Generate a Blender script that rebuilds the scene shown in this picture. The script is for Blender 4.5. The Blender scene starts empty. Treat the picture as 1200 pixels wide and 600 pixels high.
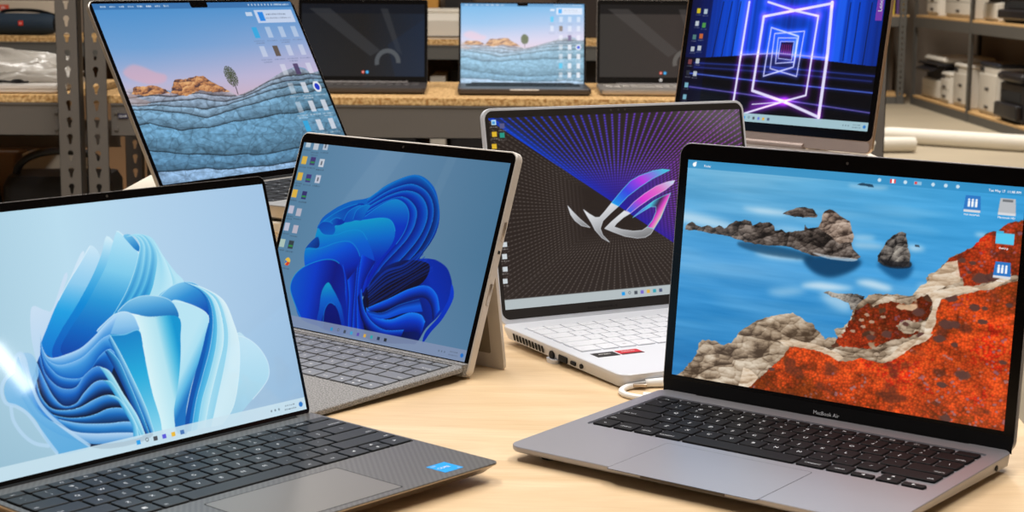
import bpy, math, random
import numpy as np
from mathutils import Matrix, Vector

# ------------------------------------------------------------------ camera, world, lights
S = bpy.context.scene
C = S.collection
R = math.radians
PI = math.pi
TABLE = 0.75

cam_data = bpy.data.cameras.new('camera')
cam = bpy.data.objects.new('camera', cam_data)
C.objects.link(cam)
cam_data.sensor_width = 36
cam_data.lens = 60.0
cam_data.clip_end = 100
cam_data.dof.use_dof = True
cam_data.dof.focus_distance = 1.55
cam_data.dof.aperture_fstop = 20
cam.matrix_world = (Matrix.Translation((0, 0, 1.1027)) @ Matrix.Rotation(R(90 - 9.268), 4, 'X')
                    @ Matrix.Rotation(R(0.458), 4, 'Z'))
S.camera = cam

S.view_settings.view_transform = 'Standard'
S.view_settings.look = 'None'
S.view_settings.exposure = 0.0
S.view_settings.gamma = 1
S.view_settings.use_curve_mapping = False
S.render.film_transparent = False

world = bpy.data.worlds.new('hall_air')
S.world = world
world.use_nodes = True
world.node_tree.nodes['Background'].inputs[0].default_value = (1.0, 0.93, 0.85, 1)
world.node_tree.nodes['Background'].inputs[1].default_value = 0.30


def area(name, loc, size_x, size_y, power, colour=(1, 0.955, 0.905), rot=(0, 0, 0)):
    d = bpy.data.lights.new(name, 'AREA')
    d.shape = 'RECTANGLE'
    d.size, d.size_y = size_x, size_y
    d.energy = power
    d.color = colour
    o = bpy.data.objects.new(name, d)
    C.objects.link(o)
    o.location = loc
    o.rotation_euler = rot
    return o


# rows of ceiling tubes over the hall
area('ceiling_tube', (-1.0, 2.3, 3.6), 0.25, 2.6, 74)
area('ceiling_tube', (1.1, 2.4, 3.6), 0.25, 2.6, 74)
area('ceiling_tube', (0.1, 0.7, 3.6), 2.4, 0.3, 30)
area('ceiling_tube', (0.0, 4.6, 3.9), 3.4, 0.3, 42)
area('ceiling_tube', (2.3, 11.5, 4.2), 0.4, 4.5, 300)
area('ceiling_tube', (-1.5, 9.0, 4.2), 0.4, 4.5, 60)
# added cool fill light behind the camera; the front wall has no opening
area('front_fill', (0.3, -3.9, 2.2), 3.4, 2.2, 60, (0.93, 0.96, 1.0), (R(90), 0, R(180)))

# strip lamp hung over the right side of the hall; its row recedes from the table
_a, _b = Vector((2.776, 0.562, 1.746)), Vector((3.594, 0.469, 1.809))
_s = area('strip_lamp', (_a + _b) / 2, (_b - _a).length, 0.035, 2.2, (1, 0.98, 0.95))
_x = (_b - _a).normalized()
_z = ((_a + _b) / 2 - Vector((-0.3, 1.15, 0.85))).normalized()
_z = (_z - _z.dot(_x) * _x).normalized()
_s.rotation_euler = Matrix((_x, _z.cross(_x), _z)).transposed().to_euler()


# ------------------------------------------------------------------ helpers
def tag(o, label=None, cat=None, group=None, kind=None):
    if label: o['label'] = label
    if cat: o['category'] = cat
    if group: o['group'] = group
    if kind: o['kind'] = kind
    return o


def srgb(c):
    if isinstance(c, str):
        c = [int(c[i:i + 2], 16) / 255 for i in (0, 2, 4)]
    return [(x / 12.92 if x <= 0.04045 else ((x + 0.055) / 1.055) ** 2.4) for x in c]


def M(name, col, rough=0.5, metal=0.0, spec=0.5, bump=None, emit=None, noise=None, coat=0.0):
    """procedural principled material; col = sRGB hex; noise=(scale, amount, hex2); bump=(scale, strength)"""
    m = bpy.data.materials.new(name)
    m.use_nodes = True
    nt = m.node_tree
    b = nt.nodes['Principled BSDF']
    c = srgb(col)
    b.inputs['Base Color'].default_value = (*c, 1)
    b.inputs['Roughness'].default_value = rough
    b.inputs['Metallic'].default_value = metal
    b.inputs['Specular IOR Level'].default_value = spec
    b.inputs['Coat Weight'].default_value = coat
    tc = nt.nodes.new('ShaderNodeTexCoord')
    if noise:
        n = nt.nodes.new('ShaderNodeTexNoise')
        n.inputs['Scale'].default_value = noise[0]
        n.inputs['Detail'].default_value = 6
        nt.links.new(tc.outputs['Object'], n.inputs['Vector'])
        r = nt.nodes.new('ShaderNodeValToRGB')
        r.color_ramp.elements[0].position = 0.5 - noise[1]
        r.color_ramp.elements[1].position = 0.5 + noise[1]
        r.color_ramp.elements[0].color = (*c, 1)
        r.color_ramp.elements[1].color = (*srgb(noise[2]), 1)
        nt.links.new(n.outputs['Fac'], r.inputs['Fac'])
        nt.links.new(r.outputs['Color'], b.inputs['Base Color'])
    if bump:
        n = nt.nodes.new('ShaderNodeTexNoise')
        n.inputs['Scale'].default_value = bump[0]
        n.inputs['Detail'].default_value = 4
        nt.links.new(tc.outputs['Object'], n.inputs['Vector'])
        bp = nt.nodes.new('ShaderNodeBump')
        bp.inputs['Strength'].default_value = bump[1]
        bp.inputs['Distance'].default_value = 0.001
        nt.links.new(n.outputs['Fac'], bp.inputs['Height'])
        nt.links.new(bp.outputs['Normal'], b.inputs['Normal'])
    if emit:
        b.inputs['Emission Color'].default_value = (*srgb(emit[0]), 1)
        b.inputs['Emission Strength'].default_value = emit[1]
    return m


def display_material(name, strength=1.0):
    m = bpy.data.materials.new(name)
    m.use_nodes = True
    nt = m.node_tree
    b = nt.nodes['Principled BSDF']
    b.inputs['Base Color'].default_value = (0.004, 0.004, 0.005, 1)
    b.inputs['Roughness'].default_value = 0.12
    b.inputs['Specular IOR Level'].default_value = 0.2
    a = nt.nodes.new('ShaderNodeAttribute')
    a.attribute_name = 'picture'
    nt.links.new(a.outputs['Color'], b.inputs['Emission Color'])
    b.inputs['Emission Strength'].default_value = strength
    return m


class B:
    """collects shapes (given in millimetres) into one mesh"""
    def __init__(s, k=0.001):
        s.v, s.f, s.m, s.k = [], [], [], k

    def add(s, verts, faces, mi=0):
        o = len(s.v)
        s.v += [tuple(p) for p in verts]
        s.f += [tuple(i + o for i in f) for f in faces]
        s.m += [mi] * len(faces)
        return s

    def rings(s, rings, mi=0, cap0=True, cap1=True, closed=True):
        n = len(rings[0])
        vs = [p for r in rings for p in r]
        fs = []
        for a in range(len(rings) - 1):
            for i in range(n if closed else n - 1):
                j = (i + 1) % n
                fs.append((a * n + i, a * n + j, (a + 1) * n + j, (a + 1) * n + i))
        if cap0: fs.append(tuple(range(n - 1, -1, -1)))
        if cap1: fs.append(tuple((len(rings) - 1) * n + i for i in range(n)))
        return s.add(vs, fs, mi)

    def slab(s, layers, seg=5, mi=0, cap0=True, cap1=True):
        """layers bottom to top: (cx, cy, w, d, r, z)"""
        rs = []
        for cx, cy, w, d, r, z in layers:
            r = min(r, w / 2 - 1e-4, d / 2 - 1e-4)
            ring = []
            for qx, qy, a0 in ((1, 1, 0), (-1, 1, 90), (-1, -1, 180), (1, -1, 270)):
                for i in range(seg + 1):
                    a = R(a0 + 90 * i / seg)
                    ring.append((cx + qx * (w / 2 - r) + r * math.cos(a), cy + qy * (d / 2 - r) + r * math.sin(a), z))
            rs.append(ring)
        return s.rings(rs, mi, cap0, cap1)

    def box(s, x0, x1, y0, y1, z0, z1, mi=0, bev=0.0):
        cx, cy, w, d = (x0 + x1) / 2, (y0 + y1) / 2, x1 - x0, y1 - y0
        if bev <= 0:
            return s.add([(x0, y0, z0), (x1, y0, z0), (x1, y1, z0), (x0, y1, z0), (x0, y0, z1), (x1, y0, z1), (x1, y1, z1), (x0, y1, z1)],
                         [(3, 2, 1, 0), (4, 5, 6, 7), (0, 1, 5, 4), (1, 2, 6, 5), (2, 3, 7, 6), (3, 0, 4, 7)], mi)
        b = bev
        return s.slab([(cx, cy, w - 2 * b, d - 2 * b, b, z0), (cx, cy, w, d, b, z0 + b), (cx, cy, w, d, b, z1 - b), (cx, cy, w - 2 * b, d - 2 * b, b, z1)], 2, mi)

    def tube(s, pts, r, n=10, mi=0):
        P = [Vector(p) for p in pts]
        rr = r if isinstance(r, (list, tuple)) else [r] * len(P)
        up = Vector((0, 0, 1))
        rings = []
        for i, p in enumerate(P):
            t = (P[min(i + 1, len(P) - 1)] - P[max(i - 1, 0)]).normalized()
            a = t.cross(up)
            if a.length < 1e-3: a = t.cross(Vector((0, 1, 0)))
            a.normalize()
            b = t.cross(a)
            rings.append([tuple(p + rr[i] * (math.cos(2 * PI * k / n) * a + math.sin(2 * PI * k / n) * b)) for k in range(n)])
        return s.rings(rings, mi)

    def prism(s, poly, h0, h1, plane='XY', mi=0):
        """polygon extruded from h0 to h1 along the third axis"""
        def q(p, h):
            return {'XY': (p[0], p[1], h), 'XZ': (p[0], h, p[1]), 'YZ': (h, p[0], p[1])}[plane]
        return s.rings([[q(p, h0) for p in poly], [q(p, h1) for p in poly]], mi)

    def text(s, txt, x, y, size, z, mi=0, rot=0.0, align='CENTER', stretch=1.0, plane='XY', flip=1):
        V, F = glyphs(txt, align)
        c, sn = math.cos(rot), math.sin(rot)
        out = []
        for a, b in V:
            a, b = a * size * stretch, b * size
            a, b = c * a - sn * b, sn * a + c * b
            if plane == 'XY': out.append((x + a, y + b, z))
            elif plane == 'XZ': out.append((x + flip * a, z, y + b))
            else: out.append((z, x + flip * a, y + b))
        return s.add(out, F, mi)

    def build(s, name, mats, parent=None, loc=(0, 0, 0), rot=(0, 0, 0), smooth=30):
        me = bpy.data.meshes.new(name)
        k = s.k
        me.from_pydata([(a * k, b * k, c * k) for a, b, c in s.v], [], s.f)
        if not isinstance(mats, (list, tuple)): mats = [mats]
        for m in mats: me.materials.append(m)
        me.polygons.foreach_set('material_index', s.m)
        if smooth:
            me.polygons.foreach_set('use_smooth', [True] * len(s.f))
            me.update()
            try: me.set_sharp_from_angle(angle=R(smooth))
            except Exception: pass
        me.update()
        o = bpy.data.objects.new(name, me)
        C.objects.link(o)
        if parent: o.parent = parent
        o.location = loc
        o.rotation_euler = rot
        return o


_gl = {}


def glyphs(txt, align='CENTER'):
    """the outline of a word as flat faces, unit height capitals, centred on its middle"""
    key = (txt, align)
    if key not in _gl:
        cu = bpy.data.curves.new('lettering', 'FONT')
        cu.body = txt
        cu.size = 1.4
        cu.resolution_u = 2
        cu.align_x = align
        o = bpy.data.objects.new('lettering', cu)
        C.objects.link(o)
        me = o.to_mesh()
        V = [(v.co.x, v.co.y - 0.5) for v in me.vertices]
        F = [tuple(p.vertices) for p in me.polygons]
        # keep faces pointing up
        o.to_mesh_clear()
        bpy.data.objects.remove(o)
        bpy.data.curves.remove(cu)
        _gl[key] = (V, F)
    return _gl[key]


def empty(name, loc, rz=0.0, label=None, cat=None, group=None):
    o = bpy.data.objects.new(name, None)
    C.objects.link(o)
    o.location = loc
    o.rotation_euler = (0, 0, rz)
    return tag(o, label, cat, group)


def copy_tree(o, parent=None):
    c = o.copy()
    C.objects.link(c)
    c.parent = parent
    for ch in list(o.children):
        copy_tree(ch, c)
    return c


def spline(pts, n=12, closed=False):
    P = np.array(pts, float)
    m = len(P)
    out = []
    rng = range(m) if closed else range(m - 1)
    for i in rng:
        if closed: p0, p1, p2, p3 = P[(i - 1) % m], P[i], P[(i + 1) % m], P[(i + 2) % m]
        else: p0, p1, p2, p3 = P[max(i - 1, 0)], P[i], P[i + 1], P[min(i + 2, m - 1)]
        t = np.linspace(0, 1, n, endpoint=False)[:, None]
        out.append(0.5 * (2 * p1 + (p2 - p0) * t + (2 * p0 - 5 * p1 + 4 * p2 - p3) * t ** 2 + (3 * p1 - p0 - 3 * p2 + p3) * t ** 3))
    if not closed: out.append(P[-1:])
    return np.concatenate(out)


# ------------------------------------------------------------------ painter for what the displays show
def hexc(c):
    if isinstance(c, str):
        return np.array([int(c[i:i + 2], 16) / 255 for i in (0, 2, 4)])
    return np.array(c, float)


def resample(P, n):
    P = np.array(P, float)
    d = np.r_[0, np.cumsum(np.hypot(*np.diff(P, axis=0).T))]
    t = np.linspace(0, d[-1], n)
    return np.stack([np.interp(t, d, P[:, 0]), np.interp(t, d, P[:, 1])], 1)


class Paint:
    """picture in display coordinates: u 0..1000 left to right, v 0..1000 top to bottom"""
    def __init__(s, w, h, aspect):
        s.w, s.h, s.a = w, h, aspect
        s.c = np.zeros((h * 2, w * 2, 3))
        s.W, s.H = w * 2, h * 2
        s.U, s.V = np.meshgrid((np.arange(s.W) + .5) / s.W * 1000, (np.arange(s.H) + .5) / s.H * 1000)

    def grad(s, stops, axis=(0, 1), p0=0., p1=1000., mask=None):
        """stops [(t, hex)] along an axis"""
        ax = np.array(axis, float)
        t = ((s.U * ax[0] + s.V * ax[1]) - p0) / (p1 - p0)
        col = ramp(t, stops)
        if mask is None: s.c[:] = col
        else: s.blend(mask, col)
        return s

    def blend(s, mask, col, sl=None):
        c = s.c if sl is None else s.c[sl]
        if not isinstance(col, np.ndarray) or col.ndim == 1: col = hexc(col)
        c[:] = c * (1 - mask[..., None]) + col * mask[..., None]

    def poly_mask(s, P):
        P = np.array(P, float)
        m = np.zeros((s.H, s.W))
        x0, x1 = P[:, 0].min(), P[:, 0].max()
        y0, y1 = P[:, 1].min(), P[:, 1].max()
        i0, i1 = max(0, int(y0 / 1000 * s.H) - 1), min(s.H, int(y1 / 1000 * s.H) + 2)
        j0, j1 = max(0, int(x0 / 1000 * s.W) - 1), min(s.W, int(x1 / 1000 * s.W) + 2)
        if i1 <= i0 or j1 <= j0: return None, None
        sl = (slice(i0, i1), slice(j0, j1))
        U, V = s.U[sl], s.V[sl]
        ins = np.zeros(U.shape, bool)
        n = len(P)
        for k in range(n):
            xa, ya = P[k]
            xb, yb = P[(k + 1) % n]
            if ya == yb: continue
            rows = (V[:, 0] >= min(ya, yb)) & (V[:, 0] < max(ya, yb))
            if not rows.any(): continue
            xi = xa + (V[rows, 0] - ya) * (xb - xa) / (yb - ya)
            ins[rows] ^= (U[rows] < xi[:, None])
        return ins.astype(float), sl

    def poly(s, P, col, alpha=1., smooth=0, stops=None, axis=None, blur=0, tex=None):
        """filled outline; stops+axis(p,q) give a gradient from point p to point q"""
        if smooth: P = spline(P, smooth, True)
        m, sl = s.poly_mask(P)
        if m is None: return s
        if blur:
            i0, i1 = max(0, sl[0].start - blur), min(s.H, sl[0].stop + blur)
            j0, j1 = max(0, sl[1].start - blur), min(s.W, sl[1].stop + blur)
            full = np.zeros((i1 - i0, j1 - j0))
            full[sl[0].start - i0:sl[0].stop - i0, sl[1].start - j0:sl[1].stop - j0] = m
            m = gblur(full, blur); sl = (slice(i0, i1), slice(j0, j1))
        if stops:
            p, q = np.array(axis[0], float), np.array(axis[1], float)
            d = q - p
            t = ((s.U[sl] - p[0]) * d[0] + (s.V[sl] - p[1]) * d[1]) / (d @ d)
            col = ramp(t, stops)
        if tex is not None: col = tex[sl] if tex.shape[:2] == s.U.shape else tex
        s.blend(m * alpha, col, sl)
        return s

    def ribbon(s, A, Bc, stops, alpha=1., n=None, edge=None, estops=None):
        """surface between two curves; colour runs from curve A (t=0) to curve B (t=1); edge = thin rim colour on A"""
        n = n or s.W
        A = resample(spline(A, 16), n)
        Bc = resample(spline(Bc, 16), n)
        w = np.hypot(*(A - Bc).T).max() / 1000 * s.W
        m = int(w * 1.6) + 3
        t = np.linspace(0, 1, m)
        X = A[:, None, 0] * (1 - t) + Bc[:, None, 0] * t
        Y = A[:, None, 1] * (1 - t) + Bc[:, None, 1] * t
        col = ramp(np.broadcast_to(t, X.shape), stops)
        if estops is not None:
            col2 = ramp(np.broadcast_to(t, X.shape), estops)
            k = np.linspace(0, 1, n)[:, None, None]
            col = col * (1 - k) + col2 * k
        if edge is not None:
            e = np.clip(1 - t * w / 3.0, 0, 1)[None, :, None] * 0.8
            col = col * (1 - e) + hexc(edge) * e
        j = (X / 1000 * s.W).astype(int)
        i = (Y / 1000 * s.H).astype(int)
        ok = (i >= 0) & (i < s.H) & (j >= 0) & (j < s.W)
        lay = np.zeros((s.H, s.W, 3)); cnt = np.zeros((s.H, s.W))
        idx = (i[ok] * s.W + j[ok])
        cnt += np.bincount(idx, minlength=s.H * s.W).reshape(s.H, s.W)
        for ch in range(3):
            lay[..., ch] += np.bincount(idx, weights=col[..., ch][ok], minlength=s.H * s.W).reshape(s.H, s.W)
        hit = cnt > 0
        # close pin holes
        nb = sum(np.roll(np.roll(hit, a, 0), b, 1).astype(int) for a, b in ((1, 0), (-1, 0), (0, 1), (0, -1)))
        hole = (~hit) & (nb >= 3)
        lay[hit] /= cnt[hit][:, None]
        if hole.any():
            acc = np.zeros_like(lay); k = np.zeros((s.H, s.W))
            for a, b in ((1, 0), (-1, 0), (0, 1), (0, -1)):
                h2 = np.roll(np.roll(hit, a, 0), b, 1)
                acc += np.roll(np.roll(lay, a, 0), b, 1) * h2[..., None]; k += h2
            lay[hole] = acc[hole] / k[hole][:, None]
        mk = (hit | hole)
        s.c[mk] = s.c[mk] * (1 - alpha) + lay[mk] * alpha
        return s

    def line(s, P, wd, col, alpha=1., soft=0.5, glow=None):
        """polyline of width wd (in u units); glow=(radius, hex, amount)"""
        P = np.array(P, float)
        if glow is None and len(P) > 1:
            m_ = wd + 4
            i0, i1 = max(0, int((P[:, 1].min() - m_ * s.a) / 1000 * s.H)), min(s.H, int((P[:, 1].max() + m_ * s.a) / 1000 * s.H) + 1)
            j0, j1 = max(0, int((P[:, 0].min() - m_) / 1000 * s.W)), min(s.W, int((P[:, 0].max() + m_) / 1000 * s.W) + 1)
            if i1 <= i0 or j1 <= j0: return s
            sl = (slice(i0, i1), slice(j0, j1))
        else: sl = (slice(0, s.H), slice(0, s.W))
        UU, VV = s.U[sl], s.V[sl]
        D = np.full(UU.shape, 1e9)
        ay = 1 / s.a
        for k in range(len(P) - 1):
            a, b = P[k] * (1, ay), P[k + 1] * (1, ay)
            d = b - a
            L = d @ d + 1e-9
            t = np.clip(((UU - a[0]) * d[0] + (VV * ay - a[1]) * d[1]) / L, 0, 1)
            D = np.minimum(D, np.hypot(UU - a[0] - t * d[0], VV * ay - a[1] - t * d[1]))
        if glow:
            g = np.exp(-(D / glow[0]) ** 2) * glow[2]
            s.c[:] = np.clip(s.c + g[..., None] * hexc(glow[1]), 0, 1)
        px = 500 / s.W * 2
        m = np.clip((wd / 2 + px * .5 - D) / px, 0, 1) * alpha
        s.blend(m, hexc(col), sl)
        return s

    def dots(s, x, y, r, cols, alpha=1.):
        """many small square dots"""
        x = np.asarray(x); y = np.asarray(y)
        j = (x / 1000 * s.W).astype(int); i = (y / 1000 * s.H).astype(int)
        for a in range(-r, r + 1):
            for b in range(-r, r + 1):
                ii, jj = i + a, j + b
                ok = (ii >= 0) & (ii < s.H) & (jj >= 0) & (jj < s.W)
                cc = cols if cols.ndim == 1 else cols[ok]
                s.c[ii[ok], jj[ok]] = s.c[ii[ok], jj[ok]] * (1 - alpha) + cc * alpha
        return s

    def rect(s, u0, v0, u1, v1, col, alpha=1.):
        return s.poly([(u0, v0), (u1, v0), (u1, v1), (u0, v1)], col, alpha)

    def disc(s, u, v, r, col, alpha=1., n=20):
        return s.poly([(u + r * math.cos(2 * PI * k / n), v + r * s.a * math.sin(2 * PI * k / n)) for k in range(n)], col, alpha)

    def caption(s, u, v, w, col, alpha=.8, h=7, seed=0):
        """an unreadably small line of letters under an icon"""
        rs = random.Random(seed)
        x = u - w / 2
        while x < u + w / 2:
            l = rs.uniform(3, 9)
            s.rect(x, v + rs.uniform(0, h * .25), min(x + l, u + w / 2), v + h, col, alpha * rs.uniform(.5, 1))
            x += l + 2.2

    def final(s):
        c = s.c.reshape(s.h, 2, s.w, 2, 3).mean((1, 3))
        return np.clip(c, 0, 1)


def ramp(t, stops):
    ts = [a for a, _ in stops]
    cs = np.array([hexc(c) for _, c in stops])
    return np.stack([np.interp(t, ts, cs[:, k]) for k in range(3)], -1)


def gblur(m, r):
    r = int(r)
    k = np.exp(-np.linspace(-2, 2, 2 * r + 1) ** 2); k /= k.sum()
    for ax in (0, 1):
        p = [(0, 0)] * m.ndim; p[ax] = (r, r)
        q = np.pad(m, p, mode='edge')
        out = np.zeros_like(m)
        for i, w in enumerate(k):
            out += w * (q[i:i + m.shape[0]] if ax == 0 else q[:, i:i + m.shape[1]])
        m = out
    return m


def vnoise(U, V, seed=0, octaves=4, gain=.5):
    rng = np.random.RandomState(seed)
    out = 0; amp = 1; tot = 0
    for o in range(octaves):
        g = rng.rand(64, 64)
        x, y = U * 2 ** o, V * 2 ** o
        xi, yi = np.floor(x).astype(int), np.floor(y).astype(int)
        fx, fy = x - xi, y - yi
        fx, fy = fx * fx * (3 - 2 * fx), fy * fy * (3 - 2 * fy)
        a, b = g[yi % 64, xi % 64], g[yi % 64, (xi + 1) % 64]
        c, d = g[(yi + 1) % 64, xi % 64], g[(yi + 1) % 64, (xi + 1) % 64]
        out = out + amp * ((a * (1 - fx) + b * fx) * (1 - fy) + (c * (1 - fx) + d * fx) * fy)
        tot += amp; amp *= gain
    return out / tot


def cells(U, V, seed=0, full=False):
    """distance to the nearest and second nearest of jittered points"""
    rng = np.random.RandomState(seed)
    jx, jy = rng.rand(64, 64), rng.rand(64, 64)
    xi, yi = np.floor(U).astype(int), np.floor(V).astype(int)
    d1 = np.full(U.shape, 9.); d2 = d1.copy(); idv = np.zeros(U.shape); ox = np.zeros(U.shape); oy = np.zeros(U.shape)
    for a in (-1, 0, 1):
        for b in (-1, 0, 1):
            X, Y = xi + a, yi + b
            px, py = X + jx[Y % 64, X % 64], Y + jy[Y % 64, X % 64]
            d = np.hypot(U - px, V - py)
            new = d < d1
            d2 = np.where(new, d1, np.minimum(d2, d))
            idv = np.where(new, jx[Y % 64, X % 64], idv)
            ox = np.where(new, U - px, ox); oy = np.where(new, V - py, oy)
            d1 = np.where(new, d, d1)
    return (d1, d2, idv, ox, oy) if full else (d1, d2, idv)


def display_mesh(name, pic, w, h, cx, v0, n, mat, parent, matrix):
    """flat lit panel w x h mm carrying its picture as a colour attribute"""
    H, W = pic.shape[:2]
    # add a rim row so that the picture reaches the edge
    xs = np.r_[0, (np.arange(1, W - 1) + .5) / W, 1] * w + cx - w / 2
    ys = v0 + h - np.r_[0, (np.arange(1, H - 1) + .5) / H, 1] * h
    X, Y = np.meshgrid(xs, ys)
    co = np.stack([X, Y, np.full(X.shape, float(n))], -1).reshape(-1, 3) * .001
    I = np.arange(H * W).reshape(H, W)
    q = np.stack([I[1:, :-1], I[1:, 1:], I[:-1, 1:], I[:-1, :-1]], -1).reshape(-1, 4)
    me = bpy.data.meshes.new(name)
    me.vertices.add(len(co)); me.vertices.foreach_set('co', co.ravel())
    me.loops.add(q.size); me.loops.foreach_set('vertex_index', q.ravel())
    me.polygons.add(len(q))
    me.polygons.foreach_set('loop_start', np.arange(0, q.size, 4))
    me.update(calc_edges=True)
    at = me.color_attributes.new('picture', 'FLOAT_COLOR', 'POINT')
    lin = np.where(pic <= 0.04045, pic / 12.92, ((pic + 0.055) / 1.055) ** 2.4)
    at.data.foreach_set('color', np.concatenate([lin, np.ones((H, W, 1))], -1).ravel())
    me.materials.append(mat)
    o = bpy.data.objects.new(name, me)
    C.objects.link(o)
    o.parent = parent
    o.matrix_local = matrix
    return o


# ------------------------------------------------------------------ pictures on the displays
def rough(P, amp=5, step=14, seed=1):
    rs = random.Random(seed)
    out = []
    n = len(P)
    for i in range(n):
        a, b = P[i], P[(i + 1) % n]
        L_ = math.hypot(b[0] - a[0], b[1] - a[1])
        k = max(1, int(L_ / step))
        for j in range(k):
            t = j / k
            q = amp if 0 < j else amp * .3
            out.append((a[0] + (b[0] - a[0]) * t + rs.uniform(-q, q) * .6, a[1] + (b[1] - a[1]) * t + rs.uniform(-q, q)))
    return out


def rock_texture(p, light, mid, dark, scale=22., seed=3, sx=1., crack=1.):
    """craggy surface: relief noise lit from one side, with cracks"""
    U, V = p.U / 1000 * scale * sx, p.V / 1000 * scale / p.a * 1.3
    wU, wV = vnoise(U * .5, V * .5, seed + 5, 2) * .9, vnoise(U * .5, V * .5, seed + 6, 2) * .9
    h = vnoise(U * 2 + wU, V * 2 + wV, seed, 5, .6)
    sh = np.full(U.shape, .52)
    for k_, am in ((.55, .5), (1.25, .42), (2.7, .26)):
        d1, d2, idv, ox, oy = cells(U * k_ + wU * .7, V * k_ * 1.25 + wV * .7, seed + int(k_ * 10), True)
        sh += am * (-oy * .75 - ox * .35) + (idv - .5) * .14 - am * .34 * crack * np.clip(1 - (d2 - d1) * 6, 0, 1)
    sh += (h - .5) * 1.0
    return ramp(np.clip(sh, 0, 1), [(0, dark), (.45, mid), (.95, light)])


def flower_texture(p, seed=1):
    U, V = p.U / 1000, p.V / 1000
    big = vnoise(U * 7, V * 5, seed, 4)
    mid = vnoise(U * 34, V * 30, seed + 1, 3)
    d1, d2, idv = cells(U * 135, V * 105, seed + 2)
    base = ramp(np.clip((big - .3) * 2.1 + (idv - .5) * .55, 0, 1), [(0, '8c3a12'), (.3, 'b4421a'), (.55, 'd8481a'), (.8, 'ea5a20'), (1, 'dd3014')])
    sh = np.clip(1.1 - d1 * .45, .45, 1.15) * (.62 + mid * .72)
    c = base * sh[..., None]
    dark = np.clip((vnoise(U * 16, V * 15, seed + 4, 3) - .68) * 9, 0, 1) * .6
    c = c * (1 - dark[..., None]) + hexc('4a2a22') * dark[..., None]
    vi = (idv > .93)[..., None] * np.clip((vnoise(U * 9, V * 9, seed + 8, 2) - .45) * 6, 0, 1)[..., None] * .6
    return np.clip(c * (1 - vi) + hexc('8a7890') * vi, 0, 1)


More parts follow.
